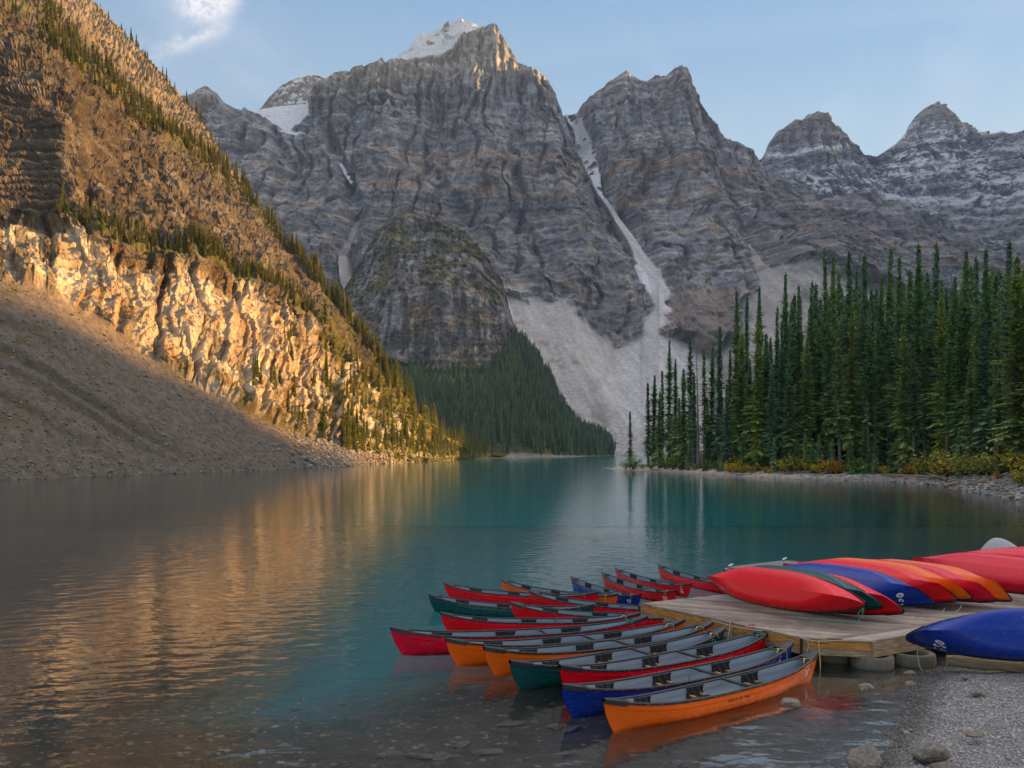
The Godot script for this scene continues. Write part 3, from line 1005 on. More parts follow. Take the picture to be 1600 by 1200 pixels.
# what = 0: how rocky (1) or smooth (0) the place is; what = 1: its colour
func rock_main(what: int, px: float, py: float, r: float, q: Vector3, abe: Vector3, x: Variant) -> Variant:
	if nmask == null:
		masks()
	var n := nmask.get_noise_3dv(q)
	var isle := isle_mask(px, py, n) if py > 440.0 and px > 880.0 and px < 1170.0 else 0.0
	var scr := 0.0
	for l in scree_lines:
		var a: Vector3 = l[0]
		var b: Vector3 = l[l.size() - 1]
		if py > a.y - 10.0 and px > minf(a.x, b.x) - 130.0 and px < maxf(a.x, b.x) + 130.0:
			scr = maxf(scr, smoothstep(0.0, 0.35, line_mask(l, px, py) + n * 0.12))
	var base := smoothstep(1.06, 0.96, r + n * 0.10)
	var sn := snow_mask(px, py, n)
	scr = maxf(scr, base) * (1.0 - isle)
	if what == 0:
		return clampf(1.0 - maxf(scr, sn * 0.85), 0.05, 1.0) * (1.0 if isle < 0.5 else 1.0) + isle * 0.0
	var t: Vector3 = x
	var f := nfine.get_noise_3dv(q)
	var streak := nfine.get_noise_3dv(Vector3(q.x * 1.3, q.y * 0.10, q.z * 0.4))
	var v := Vector3(0.275, 0.29, 0.325).lerp(Vector3(0.43, 0.42, 0.41), clampf(0.5 + t.y * 1.5, 0.0, 1.0))
	v = v.lerp(Vector3(0.38, 0.285, 0.215), smoothstep(0.0, 0.35, t.y * 0.7 + n * 0.7) * smoothstep(2.95, 2.5, r) * 0.8)
	v = v.lerp(Vector3(0.40, 0.33, 0.24), smoothstep(0.15, 0.5, n - t.y * 0.6) * 0.45)
	v *= 1.0 + 0.55 * t.x
	# pale rubble lying on the ledges
	var ph := (q.y + n * 9.0 + q.x * 0.06) / 33.0
	var fr := ph - floorf(ph)
	v = v.lerp(Vector3(0.52, 0.50, 0.47), smoothstep(0.80, 0.93, fr) * smoothstep(-0.15, 0.25, n + f * 0.4) * 0.45)
	v *= 1.0 - 0.20 * smoothstep(0.42, 0.52, fr) * smoothstep(0.72, 0.55, fr)
	var face := smoothstep(3.0, 3.06, r) * smoothstep(480.0, 492.0, px) * smoothstep(880.0, 820.0, px)
	# a rusty horizon half way up, darker blocky rock under it
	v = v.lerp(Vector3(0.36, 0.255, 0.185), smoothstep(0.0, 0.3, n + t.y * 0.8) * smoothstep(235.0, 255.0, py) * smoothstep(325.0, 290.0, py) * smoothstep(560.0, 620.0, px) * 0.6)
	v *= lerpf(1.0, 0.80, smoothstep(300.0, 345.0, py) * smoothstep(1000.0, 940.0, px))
	v *= 1.0 - (0.30 + 0.30 * face) * smoothstep(-0.02, 0.32, streak + 0.15 * f)
	v *= 1.0 - 0.30 * smoothstep(0.2, 0.6, abe.y)
	v *= 1.0 + 0.36 * f
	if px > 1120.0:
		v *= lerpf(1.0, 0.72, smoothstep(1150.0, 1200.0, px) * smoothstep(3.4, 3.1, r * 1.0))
	if isle > 0.3:
		v = v.lerp(Vector3(0.25, 0.19, 0.15) if px > 1030.0 else Vector3(0.20, 0.19, 0.19), 0.6)
	var sc := Vector3(0.54, 0.515, 0.495) * (1.0 + 0.12 * f)
	var run := nfine.get_noise_3dv(Vector3(q.x * 0.55 + q.y * 0.3, 7.0, q.z * 0.04))
	sc *= 1.0 + 0.22 * run
	sc = sc.lerp(Vector3(0.50, 0.45, 0.40), smoothstep(0.0, 0.35, n) * 0.6)
	var run2 := nfine.get_noise_3dv(Vector3(q.x * 1.7 + q.y * 0.6, 90.0, q.z * 0.10))
	sc *= 1.0 + 0.25 * run2
	sc *= 1.0 - 0.35 * smoothstep(0.12, 0.4, nmask.get_noise_3dv(q * 0.7 + Vector3(400, 0, 0)))
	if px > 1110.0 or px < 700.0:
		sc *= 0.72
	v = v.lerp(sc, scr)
	# fresh pale rubble down the gully
	var gl := smoothstep(0.1, 0.5, line_mask(scree_lines[0], px, py) + n * 0.1) if px > 900.0 and px < 1150.0 and py > 300.0 else 0.0
	v = v.lerp(Vector3(0.62, 0.625, 0.63) * (1.0 + 0.25 * run2), gl * 0.75 * (1.0 - isle))
	v = v.lerp(Vector3(0.80, 0.82, 0.86), sn)
	# thin green on the lower benches
	var gr := smoothstep(0.12, 0.4, n + f * 0.3) * smoothstep(1.5, 1.1, r) * smoothstep(0.55, 0.75, t.z) * smoothstep(860.0, 760.0, px)
	v = v.lerp(Vector3(0.12, 0.125, 0.06), gr * 0.6)
	return v.clamp(Vector3(0.03, 0.03, 0.03), Vector3(0.88, 0.88, 0.9))

# ---------------------------------------------------------------- peaks farther back
func build_far_peaks() -> void:
	var cr := V([1080, 300, 4300, 1150, 270, 4300, 1190, 248, 4300, 1200, 224, 4300, 1214, 206, 4300, 1228, 198, 4300, 1242, 187, 4300, 1252, 189, 4300, 1262, 180, 4300, 1276, 177, 4300, 1288, 184, 4300, 1293, 197, 4300, 1306, 198, 4300, 1318, 204, 4300, 1327, 222, 4300, 1345, 232, 4300, 1358, 242, 4300, 1366, 247, 4320, 1384, 236, 4350, 1400, 224, 4380, 1413, 210, 4400, 1419, 196, 4400, 1432, 180, 4400, 1444, 170, 4400, 1458, 162, 4400, 1466, 159, 4400, 1474, 169, 4400, 1490, 186, 4390, 1500, 200, 4380, 1518, 208, 4350, 1538, 213, 4320, 1560, 208, 4300, 1580, 211, 4280, 1600, 204, 4250, 1640, 192, 4200, 1700, 176, 4150, 1800, 168, 4100, 1950, 190, 4000])
	var mid := PackedVector3Array()
	var mid2 := PackedVector3Array()
	var low := PackedVector3Array()
	var back := PackedVector3Array()
	for q in cr:
		mid2.append(Vector3(q.x, lerpf(q.y, 250.0, 0.55) if q.y < 240.0 else q.y + 8.0, q.z - 80.0))
		mid.append(Vector3(q.x, maxf(q.y + 60.0, 300.0), q.z - 330.0))
		low.append(Vector3(q.x, 470.0, q.z - 1100.0))
		back.append(Vector3(q.x, q.y + 50.0, q.z + 600.0))
	var cols := spread([[1080, 1620, 1.35], [1620, 1950, 6.0]])
	var wl := world_lines([low, mid, mid2, cr, back], cols, [80, 60, 60, 5])
	range_sheet("mountain", shift_rows(wl), cols, 331, 1.7, rock_far_peaks, "two distant grey peaks with snow ledges on the right")
	# the snowy summit and the dark horn behind the left saddle
	var cb := V([280, 200, 3500, 296, 158, 3480, 400, 176, 3500, 410, 168, 3480, 420, 152, 3470, 430, 142, 3460, 442, 132, 3450, 455, 126, 3450, 470, 120, 3450, 484, 117, 3450, 494, 116, 3450, 503, 119, 3450, 516, 126, 3450, 540, 140, 3450])
	var ml := PackedVector3Array()
	var lw := PackedVector3Array()
	var md := PackedVector3Array()
	var bk := PackedVector3Array()
	for q in cb:
		md.append(Vector3(q.x, q.y + 14.0, q.z - 40.0))
		ml.append(Vector3(q.x, q.y + 50.0, q.z - 160.0))
		lw.append(Vector3(q.x, 260.0, q.z - 300.0))
		bk.append(Vector3(q.x, q.y + 60.0, q.z + 500.0))
	var cols2 := spread([[280, 540, 1.35]])
	range_sheet("mountain", shift_rows(world_lines([lw, ml, md, cb, bk], cols2, [20, 40, 25, 4])), cols2, 351, 0.5, rock_back_left, "snow-dusted brown summit behind the hanging glacier")

func shift_rows(wl: Array) -> Array:
	# these sheets have one line less: count the crest as line 4 all the same
	var pos: PackedFloat32Array = wl[2]
	for i in pos.size():
		pos[i] += 1.0
	return [wl[0], wl[1], pos]

func rock_far_peaks(what: int, px: float, py: float, r: float, q: Vector3, abe: Vector3, x: Variant) -> Variant:
	if what == 0:
		return 0.9
	var t: Vector3 = x
	var n := nmask.get_noise_3dv(q)
	var f := nfine.get_noise_3dv(q)
	var v := Vector3(0.27, 0.28, 0.305).lerp(Vector3(0.37, 0.355, 0.34), clampf(0.5 + t.y * 1.6, 0.0, 1.0))
	v = v.lerp(Vector3(0.33, 0.26, 0.19), smoothstep(235.0, 200.0, py) * smoothstep(1340.0, 1320.0, px) * 0.55)
	v *= (1.0 + 0.9 * t.x) * (1.0 + 0.35 * f)
	var ph := (q.y + n * 14.0) / 55.0
	var fr := ph - floorf(ph)
	v *= 1.0 - 0.4 * smoothstep(0.35, 0.5, fr) * smoothstep(0.8, 0.6, fr)
	v *= 1.0 - 0.35 * smoothstep(0.0, 0.35, nfine.get_noise_3dv(Vector3(q.x * 1.2, q.y * 0.12, q.z * 0.4)))
	# snow lies on the ledges
	var band := exp(-pow((py - 241.0 + (px - 1250.0) * 0.09 + n * 4.0) / 3.2, 2.0)) * smoothstep(1186.0, 1200.0, px) * smoothstep(1330.0, 1318.0, px)
	band = maxf(band, exp(-pow((py - 272.0 - (px - 1230.0) * -0.08 + n * 5.0) / 2.2, 2.0)) * smoothstep(1205.0, 1235.0, px) * smoothstep(1350.0, 1330.0, px) * 0.8)
	var dust := smoothstep(0.30, 0.62, t.z * 0.7 + smoothstep(0.55, 0.85, fr) * 0.35 + n * 0.35 + f * 0.25) * smoothstep(1372.0, 1395.0, px) * smoothstep(188.0, 204.0, py) * smoothstep(300.0, 262.0, py) * smoothstep(1570.0, 1530.0, px)
	dust = maxf(dust, smoothstep(0.45, 0.70, t.z + n * 0.4) * smoothstep(1200.0, 1260.0, px) * smoothstep(240.0, 300.0, py) * smoothstep(340.0, 310.0, py) * 0.7)
	dust = maxf(dust, smoothstep(0.50, 0.75, t.z + n * 0.4) * smoothstep(1540.0, 1560.0, px) * smoothstep(330.0, 290.0, py) * 0.5)
	v = v.lerp(Vector3(0.80, 0.82, 0.86), clampf(maxf(band, dust), 0.0, 1.0))
	return v.clamp(Vector3(0.03, 0.03, 0.03), Vector3(0.88, 0.88, 0.9))

func rock_back_left(what: int, px: float, py: float, r: float, q: Vector3, abe: Vector3, x: Variant) -> Variant:
	if what == 0:
		return 0.8
	var t: Vector3 = x
	var n := nmask.get_noise_3dv(q)
	var f := nfine.get_noise_3dv(q)
	var v := Vector3(0.25, 0.215, 0.18) * (1.0 + 0.5 * t.x) * (1.0 + 0.3 * f)
	var sn := smoothstep(0.12, 0.5, t.z * 0.6 + n * 0.7 + f * 0.5 - 0.1) * smoothstep(405.0, 450.0, px)
	return v.lerp(Vector3(0.80, 0.82, 0.86), sn).clamp(Vector3(0.03, 0.03, 0.03), Vector3(0.88, 0.88, 0.9))

# ---------------------------------------------------------------- the round buttress and the wooded slope below it
func build_knob() -> void:
	var k0 := V([470, 711, 900, 640, 712.5, 850, 700, 715, 770, 745, 717, 640, 800, 715.6, 760, 880, 714, 955, 970, 712, 1435, 1030, 711, 1900])
	var ku := PackedVector3Array()
	for q in k0:
		ku.append(Vector3(q.x, q.y + 6.0, q.z * 0.985))
	var k1 := V([470, 525, 1350, 545, 548, 1330, 580, 556, 1320, 620, 566, 1300, 660, 580, 1290, 700, 584, 1280, 760, 578, 1270, 790, 552, 1290, 802, 524, 1330, 815, 528, 1330, 840, 558, 1330, 858, 585, 1330, 880, 632, 1350, 902, 664, 1390, 940, 683, 1450, 980, 697, 1560, 1030, 706, 1950])
	var k2 := V([470, 515, 1380, 530, 500, 1370, 560, 500, 1360, 600, 478, 1345, 650, 462, 1330, 700, 455, 1325, 750, 462, 1325, 785, 490, 1330, 800, 515, 1345, 815, 526, 1340, 840, 556, 1340, 858, 583, 1340, 880, 630, 1360, 902, 662, 1400, 940, 681.5, 1460, 980, 696, 1570, 1030, 705, 1960])
	var k3 := V([470, 505, 1430, 530, 478, 1450, 560, 420, 1480, 590, 362, 1510, 620, 339, 1530, 650, 334, 1540, 690, 347, 1520, 730, 366, 1490, 762, 405, 1450, 785, 440, 1415, 797, 486, 1370, 804, 514, 1350, 815, 525, 1350, 840, 555, 1350, 858, 582, 1350, 880, 629, 1370, 902, 661, 1410, 940, 681, 1470, 980, 695, 1580, 1030, 704, 1970])
	var k4 := PackedVector3Array()
	for q in k3:
		k4.append(Vector3(q.x, q.y + 22.0, q.z + 220.0))
	var cols := spread([[470, 830, 1.5], [830, 1030, 3.0]])
	var nu := cols.size()
	var wl := world_lines([ku, k0, k1, k2, k3, k4], cols, [2, 60, 80, 90, 5])
	var p: PackedVector3Array = wl[0]
	var nv: int = wl[1]
	var pos: PackedFloat32Array = wl[2]
	var n1 := noise(501, 1.0 / 130.0, 4, FastNoiseLite.TYPE_SIMPLEX_SMOOTH, FastNoiseLite.FRACTAL_RIDGED)
	var n2 := noise(502, 1.0 / 32.0, 4, FastNoiseLite.TYPE_SIMPLEX_SMOOTH, FastNoiseLite.FRACTAL_RIDGED)
	var n3 := noise(503, 1.0 / 60.0, 4)
	var n4 := noise(504, 1.0 / 9.0, 3)
	var out := PackedVector3Array()
	out.resize(p.size())
	var col := PackedColorArray()
	col.resize(p.size())
	for j in nv:
		var r := pos[j] - 1.0     # 0 shore, 1 foot of the rock, 2 top of the steep wall, 3 crest
		for i in nu:
			var k := j * nu + i
			var q := p[k]
			var c := cols[i]
			var rock := smoothstep(0.98, 1.03, r) * smoothstep(812.0, 800.0, c)
			var g := n3.get_noise_3dv(q)
			var a := n1.get_noise_3dv(Vector3(q.x, q.y * 0.35, q.z))
			var b := n2.get_noise_3dv(Vector3(q.x, q.y * 0.30, q.z))
			var e := n4.get_noise_3dv(q)
			var beds := n4.get_noise_2d(q.y * 1.1 + g * 9.0, q.x * 0.02)
			var streak0 := n2.get_noise_3dv(Vector3(q.x * 1.6, q.y * 0.10, q.z * 0.5) + Vector3(900, 0, 0))
			var dz := rock * (a * 18.0 + b * 8.0 + e * 2.5 + beds * 2.0 + terrace(q.y + g * 14.0, 31.0) * 4.0 + streak0 * 9.0) + (1.0 - rock) * g * 3.0 * smoothstep(0.05, 0.2, r)
			out[k] = q + Vector3(0, rock * e * 1.5 + (1.0 - rock) * g * 2.0 * smoothstep(0.05, 0.2, r) * smoothstep(1.0, 0.8, r), dz)
			var v := Vector3(0.34, 0.33, 0.33).lerp(Vector3(0.46, 0.37, 0.27), smoothstep(-0.1, 0.35, g + beds * 0.4))
			var streak := n2.get_noise_3dv(Vector3(q.x * 1.5, q.y * 0.15, q.z * 0.5) + Vector3(500, 0, 0))
			v *= 1.0 - 0.55 * smoothstep(0.05, 0.5, streak) * smoothstep(0.95, 1.2, r)
			v *= (1.0 + 0.4 * e) * (1.0 + 0.2 * beds)
			var green := smoothstep(-0.2, 0.15, g + e * 0.3) * smoothstep(1.95, 2.3, r)
			green = maxf(green, smoothstep(0.15, 0.3, g) * smoothstep(1.25, 1.05, r))
			v = v.lerp(Vector3(0.14, 0.15, 0.065) * (1.0 + 0.4 * e), clampf(green, 0.0, 1.0) * 0.75)
			var soil := Vector3(0.075, 0.085, 0.03).lerp(Vector3(0.12, 0.14, 0.045), smoothstep(0.0, 0.3, g))
			soil = soil.lerp(Vector3(0.33, 0.31, 0.27), smoothstep(0.03, 0.01, r))
			var bare := smoothstep(600.0, 560.0, c) * smoothstep(0.55, 0.8, r)
			soil = soil.lerp(Vector3(0.33, 0.30, 0.27), bare)
			v = soil.lerp(v, rock)
			v = v.clamp(Vector3(0.02, 0.02, 0.01), Vector3(0.6, 0.6, 0.6))
			col[k] = Color(v.x, v.y, v.z)
	knob = {"p": out, "cols": cols, "nu": nu, "nv": nv, "pos": pos}
	struct("mountain_slope", crisp_mesh(out, col, nu, nv), M.rock_far, "dark round rock buttress standing over the forested far shore")

func knob_at(c: float, r: float) -> Vector3:
	var cols: PackedFloat32Array = knob.cols
	var pos: PackedFloat32Array = knob.pos
	var i := clampi(cols.bsearch(c), 1, int(knob.nu) - 1)
	var t := (c - cols[i - 1]) / (cols[i] - cols[i - 1])
	var j := clampi(pos.bsearch(r + 1.0), 0, int(knob.nv) - 1)
	j = maxi(j, 1)
	var p: PackedVector3Array = knob.p
	var n: int = knob.nu
	t = clampf(t, 0.0, 1.0)
	var u := clampf((r + 1.0 - pos[j - 1]) / (pos[j] - pos[j - 1]), 0.0, 1.0)
	return p[(j - 1) * n + i - 1].lerp(p[(j - 1) * n + i], t).lerp(p[j * n + i - 1].lerp(p[j * n + i], t), u)

# ---------------------------------------------------------------- the range that closes the valley on the right, beyond the picture
func build_sunward_range() -> void:
	# its crest dips where the evening sun still reaches across
	var crest := [[900, 600], [300, 600], [-200, 560], [-420, 500], [-560, 466], [-622, 446], [-662, 404], [-843, 366], [-930, 376], [-1000, 425], [-1046, 520], [-1100, 600], [-1294, 720], [-1500, 860], [-1930, 1060], [-2400, 1250], [-3000, 1500], [-3600, 1550], [-4300, 1500]]
	var nu := 380
	var nv := 26
	var p := PackedVector3Array()
	var col := PackedColorArray()
	var n1 := noise(601, 1.0 / 500.0, 5, FastNoiseLite.TYPE_SIMPLEX_SMOOTH, FastNoiseLite.FRACTAL_RIDGED)
	for j in nv:
		var t := float(j) / (nv - 1)
		for i in nu:
			var z := lerpf(-4300.0, 900.0, float(i) / (nu - 1))
			var h := 0.0
			for k in crest.size() - 1:
				if z <= crest[k][0] and z >= crest[k + 1][0]:
					h = lerpf(crest[k + 1][1], crest[k][1], (z - crest[k + 1][0]) / (crest[k][0] - crest[k + 1][0]))
			var lean := maxf(0.0, -2400.0 - z) * 0.35
			var foot := 900.0 + lean * 0.2 + maxf(0.0, -1200.0 - z) * 0.42
			var top := 2000.0 + lean
			var s := t / 0.8
			var q: Vector3
			if t <= 0.8:
				q = Vector3(lerpf(foot, top, s), lerpf(-5.0, h, pow(s, 1.25)), z)
			else:
				q = Vector3(top + (t - 0.8) * 5.0 * 900.0, lerpf(h, -5.0, (t - 0.8) * 5.0), z)
			var bump := sin(clampf(s, 0.0, 1.0) * PI)
			q += Vector3(n1.get_noise_3dv(q) * 110.0 * bump, n1.get_noise_3dv(q + Vector3(900, 0, 0)) * 30.0 * bump, 0)
			p.append(q)
			var g := 0.27 + 0.08 * n1.get_noise_3dv(q * 3.0)
			var v := Vector3(g, g * 0.96, g * 0.92).lerp(Vector3(0.06, 0.075, 0.03), smoothstep(260.0, 160.0, q.y))
			col.append(Color(v.x, v.y, v.z))
	struct("mountain", grid_mesh(p, col, nu, nv), M.rock_far, "grey mountain range closing the valley beyond the right edge of the picture")
	# low ground all round, under lake and hills
	var g := PlaneMesh.new()
	g.size = Vector2(6200, 6400)
	var o := struct("ground", g, plain(Color(0.12, 0.11, 0.09), 0.95), "valley floor under the lake and the hills")
	o.position = Vector3(0, -9, -1900)

# ---------------------------------------------------------------- beach, right shore, water
var near_shore := PackedVector2Array()

func shore_points() -> void:
	for q in [[945, 731.5], [985, 735], [1050, 738.5], [1130, 744], [1200, 747.5], [1300, 750.5], [1400, 753], [1460, 758], [1500, 765], [1550, 774], [1600, 782], [1700, 800]]:
		var w := on_level(q[0], q[1])
		near_shore.append(Vector2(w.x, w.z))
	for q in [[38, -50], [31, -39], [24, -30.5], [17.5, -24.5], [12.5, -20.3], [9.6, -18.0], [8.0, -17.0], [6.75, -15.2], [6.1, -14.1], [5.45, -13.0], [5.1, -12.3], [4.45, -11.6], [3.6, -10.4], [1.5, -8.6], [-3, -7.2], [-12, -6.0], [-60, -3.0]]:
		near_shore.append(Vector2(q[0], q[1]))

func shore_distance(x: float, z: float) -> float:
	# metres inland (+) or out on the water (-)
	var best := 1e9
	var side := 1.0
	var p := Vector2(x, z)
	for i in near_shore.size() - 1:
		var a := near_shore[i]
		var b := near_shore[i + 1]
		var ab := b - a
		var t := clampf((p - a).dot(ab) / ab.length_squared(), 0.0, 1.0)
		var d := p - (a + ab * t)
		var l := d.length_squared()
		if l < best:
			best = l
			side = ab.cross(p - a)
	return sqrt(best) * (-1.0 if side > 0.0 else 1.0)

func silt_with_shade(x: float, d: float) -> Vector3:
	# turquoise rock flour mid-lake; shade and dark reflections painted in near both shores
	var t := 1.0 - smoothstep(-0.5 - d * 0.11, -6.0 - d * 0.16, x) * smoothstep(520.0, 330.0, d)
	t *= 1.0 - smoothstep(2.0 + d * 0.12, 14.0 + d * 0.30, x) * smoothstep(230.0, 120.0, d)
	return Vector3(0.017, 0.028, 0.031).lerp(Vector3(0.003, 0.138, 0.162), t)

var bn: FastNoiseLite
var bn2: FastNoiseLite

func beach_height(x: float, z: float) -> float:
	var sd := shore_distance(x, z)
	var w := bn.get_noise_2d(x, z)
	var f := bn2.get_noise_2d(x, z)
	var h := 0.0
	if sd > 0.0:
		h = 0.085 * sd if sd < 14.0 else 1.19 + 0.03 * (sd - 14.0)
	else:
		h = maxf(-0.075 * -sd - 0.004 * sd * sd, lerpf(-1.9, -0.03, smoothstep(-27.0, -46.0, z)))
	return h + w * 0.035 * clampf(absf(sd) * 0.5 + 0.5, 0.3, 1.6) * smoothstep(-46.0, -40.0, z) + f * 0.012 * smoothstep(-46.0, -40.0, z)

func build_near_land() -> void:
	shore_points()
	bn = noise(701, 0.5, 4)
	bn2 = noise(702, 4.0, 3)
	# gravel beach running down into the lake
	var cx := spread([[-60, -12, 1.6], [-12, 13, 0.17], [13, 50, 0.9]])
	var cz := spread([[3, 9, 1.0], [9, 21, 0.17], [21, 30, 0.4], [30, 76, 1.5]])
	var nu := cx.size()
	var nv := cz.size()
	var p := PackedVector3Array()
	var col := PackedColorArray()
	p.resize(nu * nv)
	col.resize(nu * nv)
	for j in nv:
		for i in nu:
			var x := cx[i]
			var z := -cz[j]
			var h := beach_height(x, z)
			p[j * nu + i] = Vector3(x, h, z)
			var w := bn.get_noise_2d(x * 0.7 + 50.0, z * 0.7)
			var f := bn2.get_noise_2d(x * 1.3, z * 1.3 + 30.0)
			var v := Vector3(0.47, 0.455, 0.44) * (1.0 + 0.2 * f + 0.15 * w)
			v = v.lerp(Vector3(0.17, 0.14, 0.105) * (1.0 + 0.5 * f), smoothstep(0.06, 0.0, h + w * 0.03))
			v = v.lerp(Vector3(0.085, 0.078, 0.057) * (1.0 + 0.7 * f + 0.4 * w), smoothstep(-0.15, -0.45, h))
			v = v.lerp(silt_with_shade(x, -z) * 2.3, maxf(smoothstep(-0.75, -1.8, h), smoothstep(-22.0, -34.0, z)))  # lake colour with its painted shade carried onto the bed
			col[j * nu + i] = Color(v.x, v.y, v.z)
	struct("beach", grid_mesh(p, col, nu, nv), M.shingle, "grey gravel beach sloping into the clear shallows")
	# pebbles
	var xf := []
	var cc := []
	var r := RandomNumberGenerator.new()
	r.seed = 17
	for k in 210000:
		var z := -lerpf(10.6, 20.5, pow(r.randf(), 1.25))
		var x := lerpf(3.4, 14.5, r.randf())
		var sd := shore_distance(x, z)
		if sd < -0.8 or (sd < 0.0 and r.randf() < 0.5) or sd > 9.0:
			continue
		var s := 0.006 + 0.007 * r.randf() + 0.014 * pow(r.randf(), 12.0)
		var h := beach_height(x, z)
		xf.append(Transform3D(Basis.from_euler(Vector3(r.randf() * 0.5, r.randf() * TAU, r.randf() * 0.5)).scaled(Vector3(s, s * 0.7, s * r.randf_range(0.7, 1.2))), Vector3(x, h + s * 0.25, z)))
		var g := 0.15 + 0.32 * pow(r.randf(), 1.4)
		g *= lerpf(0.42, 1.0, smoothstep(0.15, 0.7, sd))
		cc.append(Color(g, g * r.randf_range(0.94, 1.0), g * r.randf_range(0.88, 1.02)))
	stuff("gravel", stone_mesh(8, 1, 0.8, 2), plain_vc(0.85), xf, cc, "small grey pebbles covering the beach beside the dock", "gravel")
	xf = []
	cc = []
	for k in 5200:
		var z := -lerpf(8.5, 21.0, r.randf())
		var x := lerpf(-11.0, 7.0, r.randf())
		if shore_distance(x, z) > -0.3:
			continue
		var s := 0.012 + 0.05 * pow(r.randf(), 4.0)
		xf.append(Transform3D(Basis.from_euler(Vector3(r.randf() * 0.4, r.randf() * TAU, r.randf() * 0.4)).scaled(Vector3(s * 1.3, s * 0.5, s)), Vector3(x, beach_height(x, z) + s * 0.15, z)))
		var g := r.randf_range(0.05, 0.16)
		cc.append(Color(g, g * 0.92, g * 0.72))
	stuff("lake_stones", stone_mesh(8, 1, 0.8, 2), plain_vc(0.85), xf, cc, "dark pebbles on the bed of the clear shallows", "stones")
	build_right_shore()

func plain_vc(rough: float) -> StandardMaterial3D:
	return vertex_mat(rough, 0.35)

var bank := {}

func build_right_shore() -> void:
	var sh := V([930, 730.6, 0, 945, 731.5, 0, 985, 735, 0, 1050, 738.5, 0, 1130, 744, 0, 1200, 747.5, 0, 1300, 750.5, 0, 1400, 753, 0, 1460, 758, 0, 1500, 765, 0, 1550, 774, 0, 1600, 782, 0, 1700, 800, 0, 1850, 830, 0, 2100, 880, 0])
	var cols := spread([[930, 1610, 2.5], [1610, 2100, 12.0]])
	var steps := spread([[-4, 0, 1.0], [0, 14, 0.35], [14, 60, 2.5], [60, 320, 20.0]])
	var nu := cols.size()
	var nv := steps.size()
	var p := PackedVector3Array()
	var col := PackedColorArray()
	p.resize(nu * nv)
	col.resize(nu * nv)
	var n := noise(711, 0.12, 4)
	var n2 := noise(712, 1.1, 3)
	for j in nv:
		for i in nu:
			var c := cols[i]
			var y := ev(sh, c).x
			var d0 := EYE * F / (y - YH)
			var s := steps[j]
			var tip := clampf((c - 940.0) / 60.0, 0.0, 1.0)
			var steep := lerpf(1.0, 1.75, smoothstep(1450.0, 1600.0, c))
			var q := at(c, YH, d0 + s)
			var g := n.get_noise_2d(q.x, q.z)
			var f := n2.get_noise_2d(q.x, q.z)
			var h := 0.0
			if s < 0.0:
				h = s * 0.25
			else:
				h = 0.13 * s if s < 9.0 else 1.17 + 0.012 * (s - 9.0)
				h = minf(h, 4.0 + 0.04 * s) * tip * steep
				if c < 1080.0:
					h = lerpf(h, -1.5, smoothstep(0.0, 6.0, s - 4.0 - maxf(c - 955.0, 0.0) * 0.2))
				h += (g * 0.22 + f * 0.08) * clampf(s * 0.4, 0.0, 1.0) * tip
			q.y = h
			p[j * nu + i] = q
			var v := Vector3(0.66, 0.57, 0.47).lerp(Vector3(0.54, 0.51, 0.47), smoothstep(1180.0, 1300.0, c)) * (1.0 + 0.45 * f)
			v = v.lerp(v * 0.6, smoothstep(0.5, 0.0, h))
			v = v.lerp(Vector3(0.075, 0.07, 0.04) * (1.0 + 0.5 * f), smoothstep(7.0, 10.0, s + g * 3.0 + f))
			if c > 1540.0:
				var path := smoothstep(1.6, 0.6, absf((c - 1572.0) * 0.07 - (s - 6.0) * 0.22))
				v = v.lerp(Vector3(0.30, 0.285, 0.265), path)
			col[j * nu + i] = Color(v.x, v.y, v.z)
	bank = {"p": p, "cols": cols, "steps": steps, "nu": nu}
	struct("shore", grid_mesh(p, col, nu, nv), M.ground, "low stony shore under the dark conifers across the bay")
	# stones along the water's edge there
	var xf := []
	var cc := []
	var r := RandomNumberGenerator.new()
	r.seed = 23
	for k in 2600:
		var c := lerpf(960.0, 1640.0, sqrt(r.randf()))
		var s := 9.0 * pow(r.randf(), 1.2) - 0.5
		var q := bank_at(c, s)
		var sz := (0.05 + 0.22 * pow(r.randf(), 3.0)) * lerpf(0.7, 1.25, smoothstep(1150.0, 1350.0, c))
		xf.append(Transform3D(Basis.from_euler(Vector3(r.randf_range(-0.3, 0.3), r.randf() * TAU, r.randf_range(-0.3, 0.3))).scaled(Vector3(sz * 1.4, sz * 0.6, sz)), q + Vector3(0, sz * 0.15, 0)))
		var g := r.randf_range(0.28, 0.66)
		cc.append(Color(g, g * 0.95, g * 0.88))
	stuff("shore_stones", stone_mesh(9, 1, 0.8), M.stone, xf, cc, "pale broken stones along the water under the conifers", "stones")

func bank_at(c: float, s: float) -> Vector3:
	var cols: PackedFloat32Array = bank.cols
	var steps: PackedFloat32Array = bank.steps
	var nu: int = bank.nu
	var i := clampi(cols.bsearch(c), 1, nu - 1)
	var j := clampi(steps.bsearch(s), 1, steps.size() - 1)
	var t := clampf((c - cols[i - 1]) / (cols[i] - cols[i - 1]), 0.0, 1.0)
	var u := clampf((s - steps[j - 1]) / (steps[j] - steps[j - 1]), 0.0, 1.0)
	var p: PackedVector3Array = bank.p
	return p[(j - 1) * nu + i - 1].lerp(p[(j - 1) * nu + i], t).lerp(p[j * nu + i - 1].lerp(p[j * nu + i], t), u)

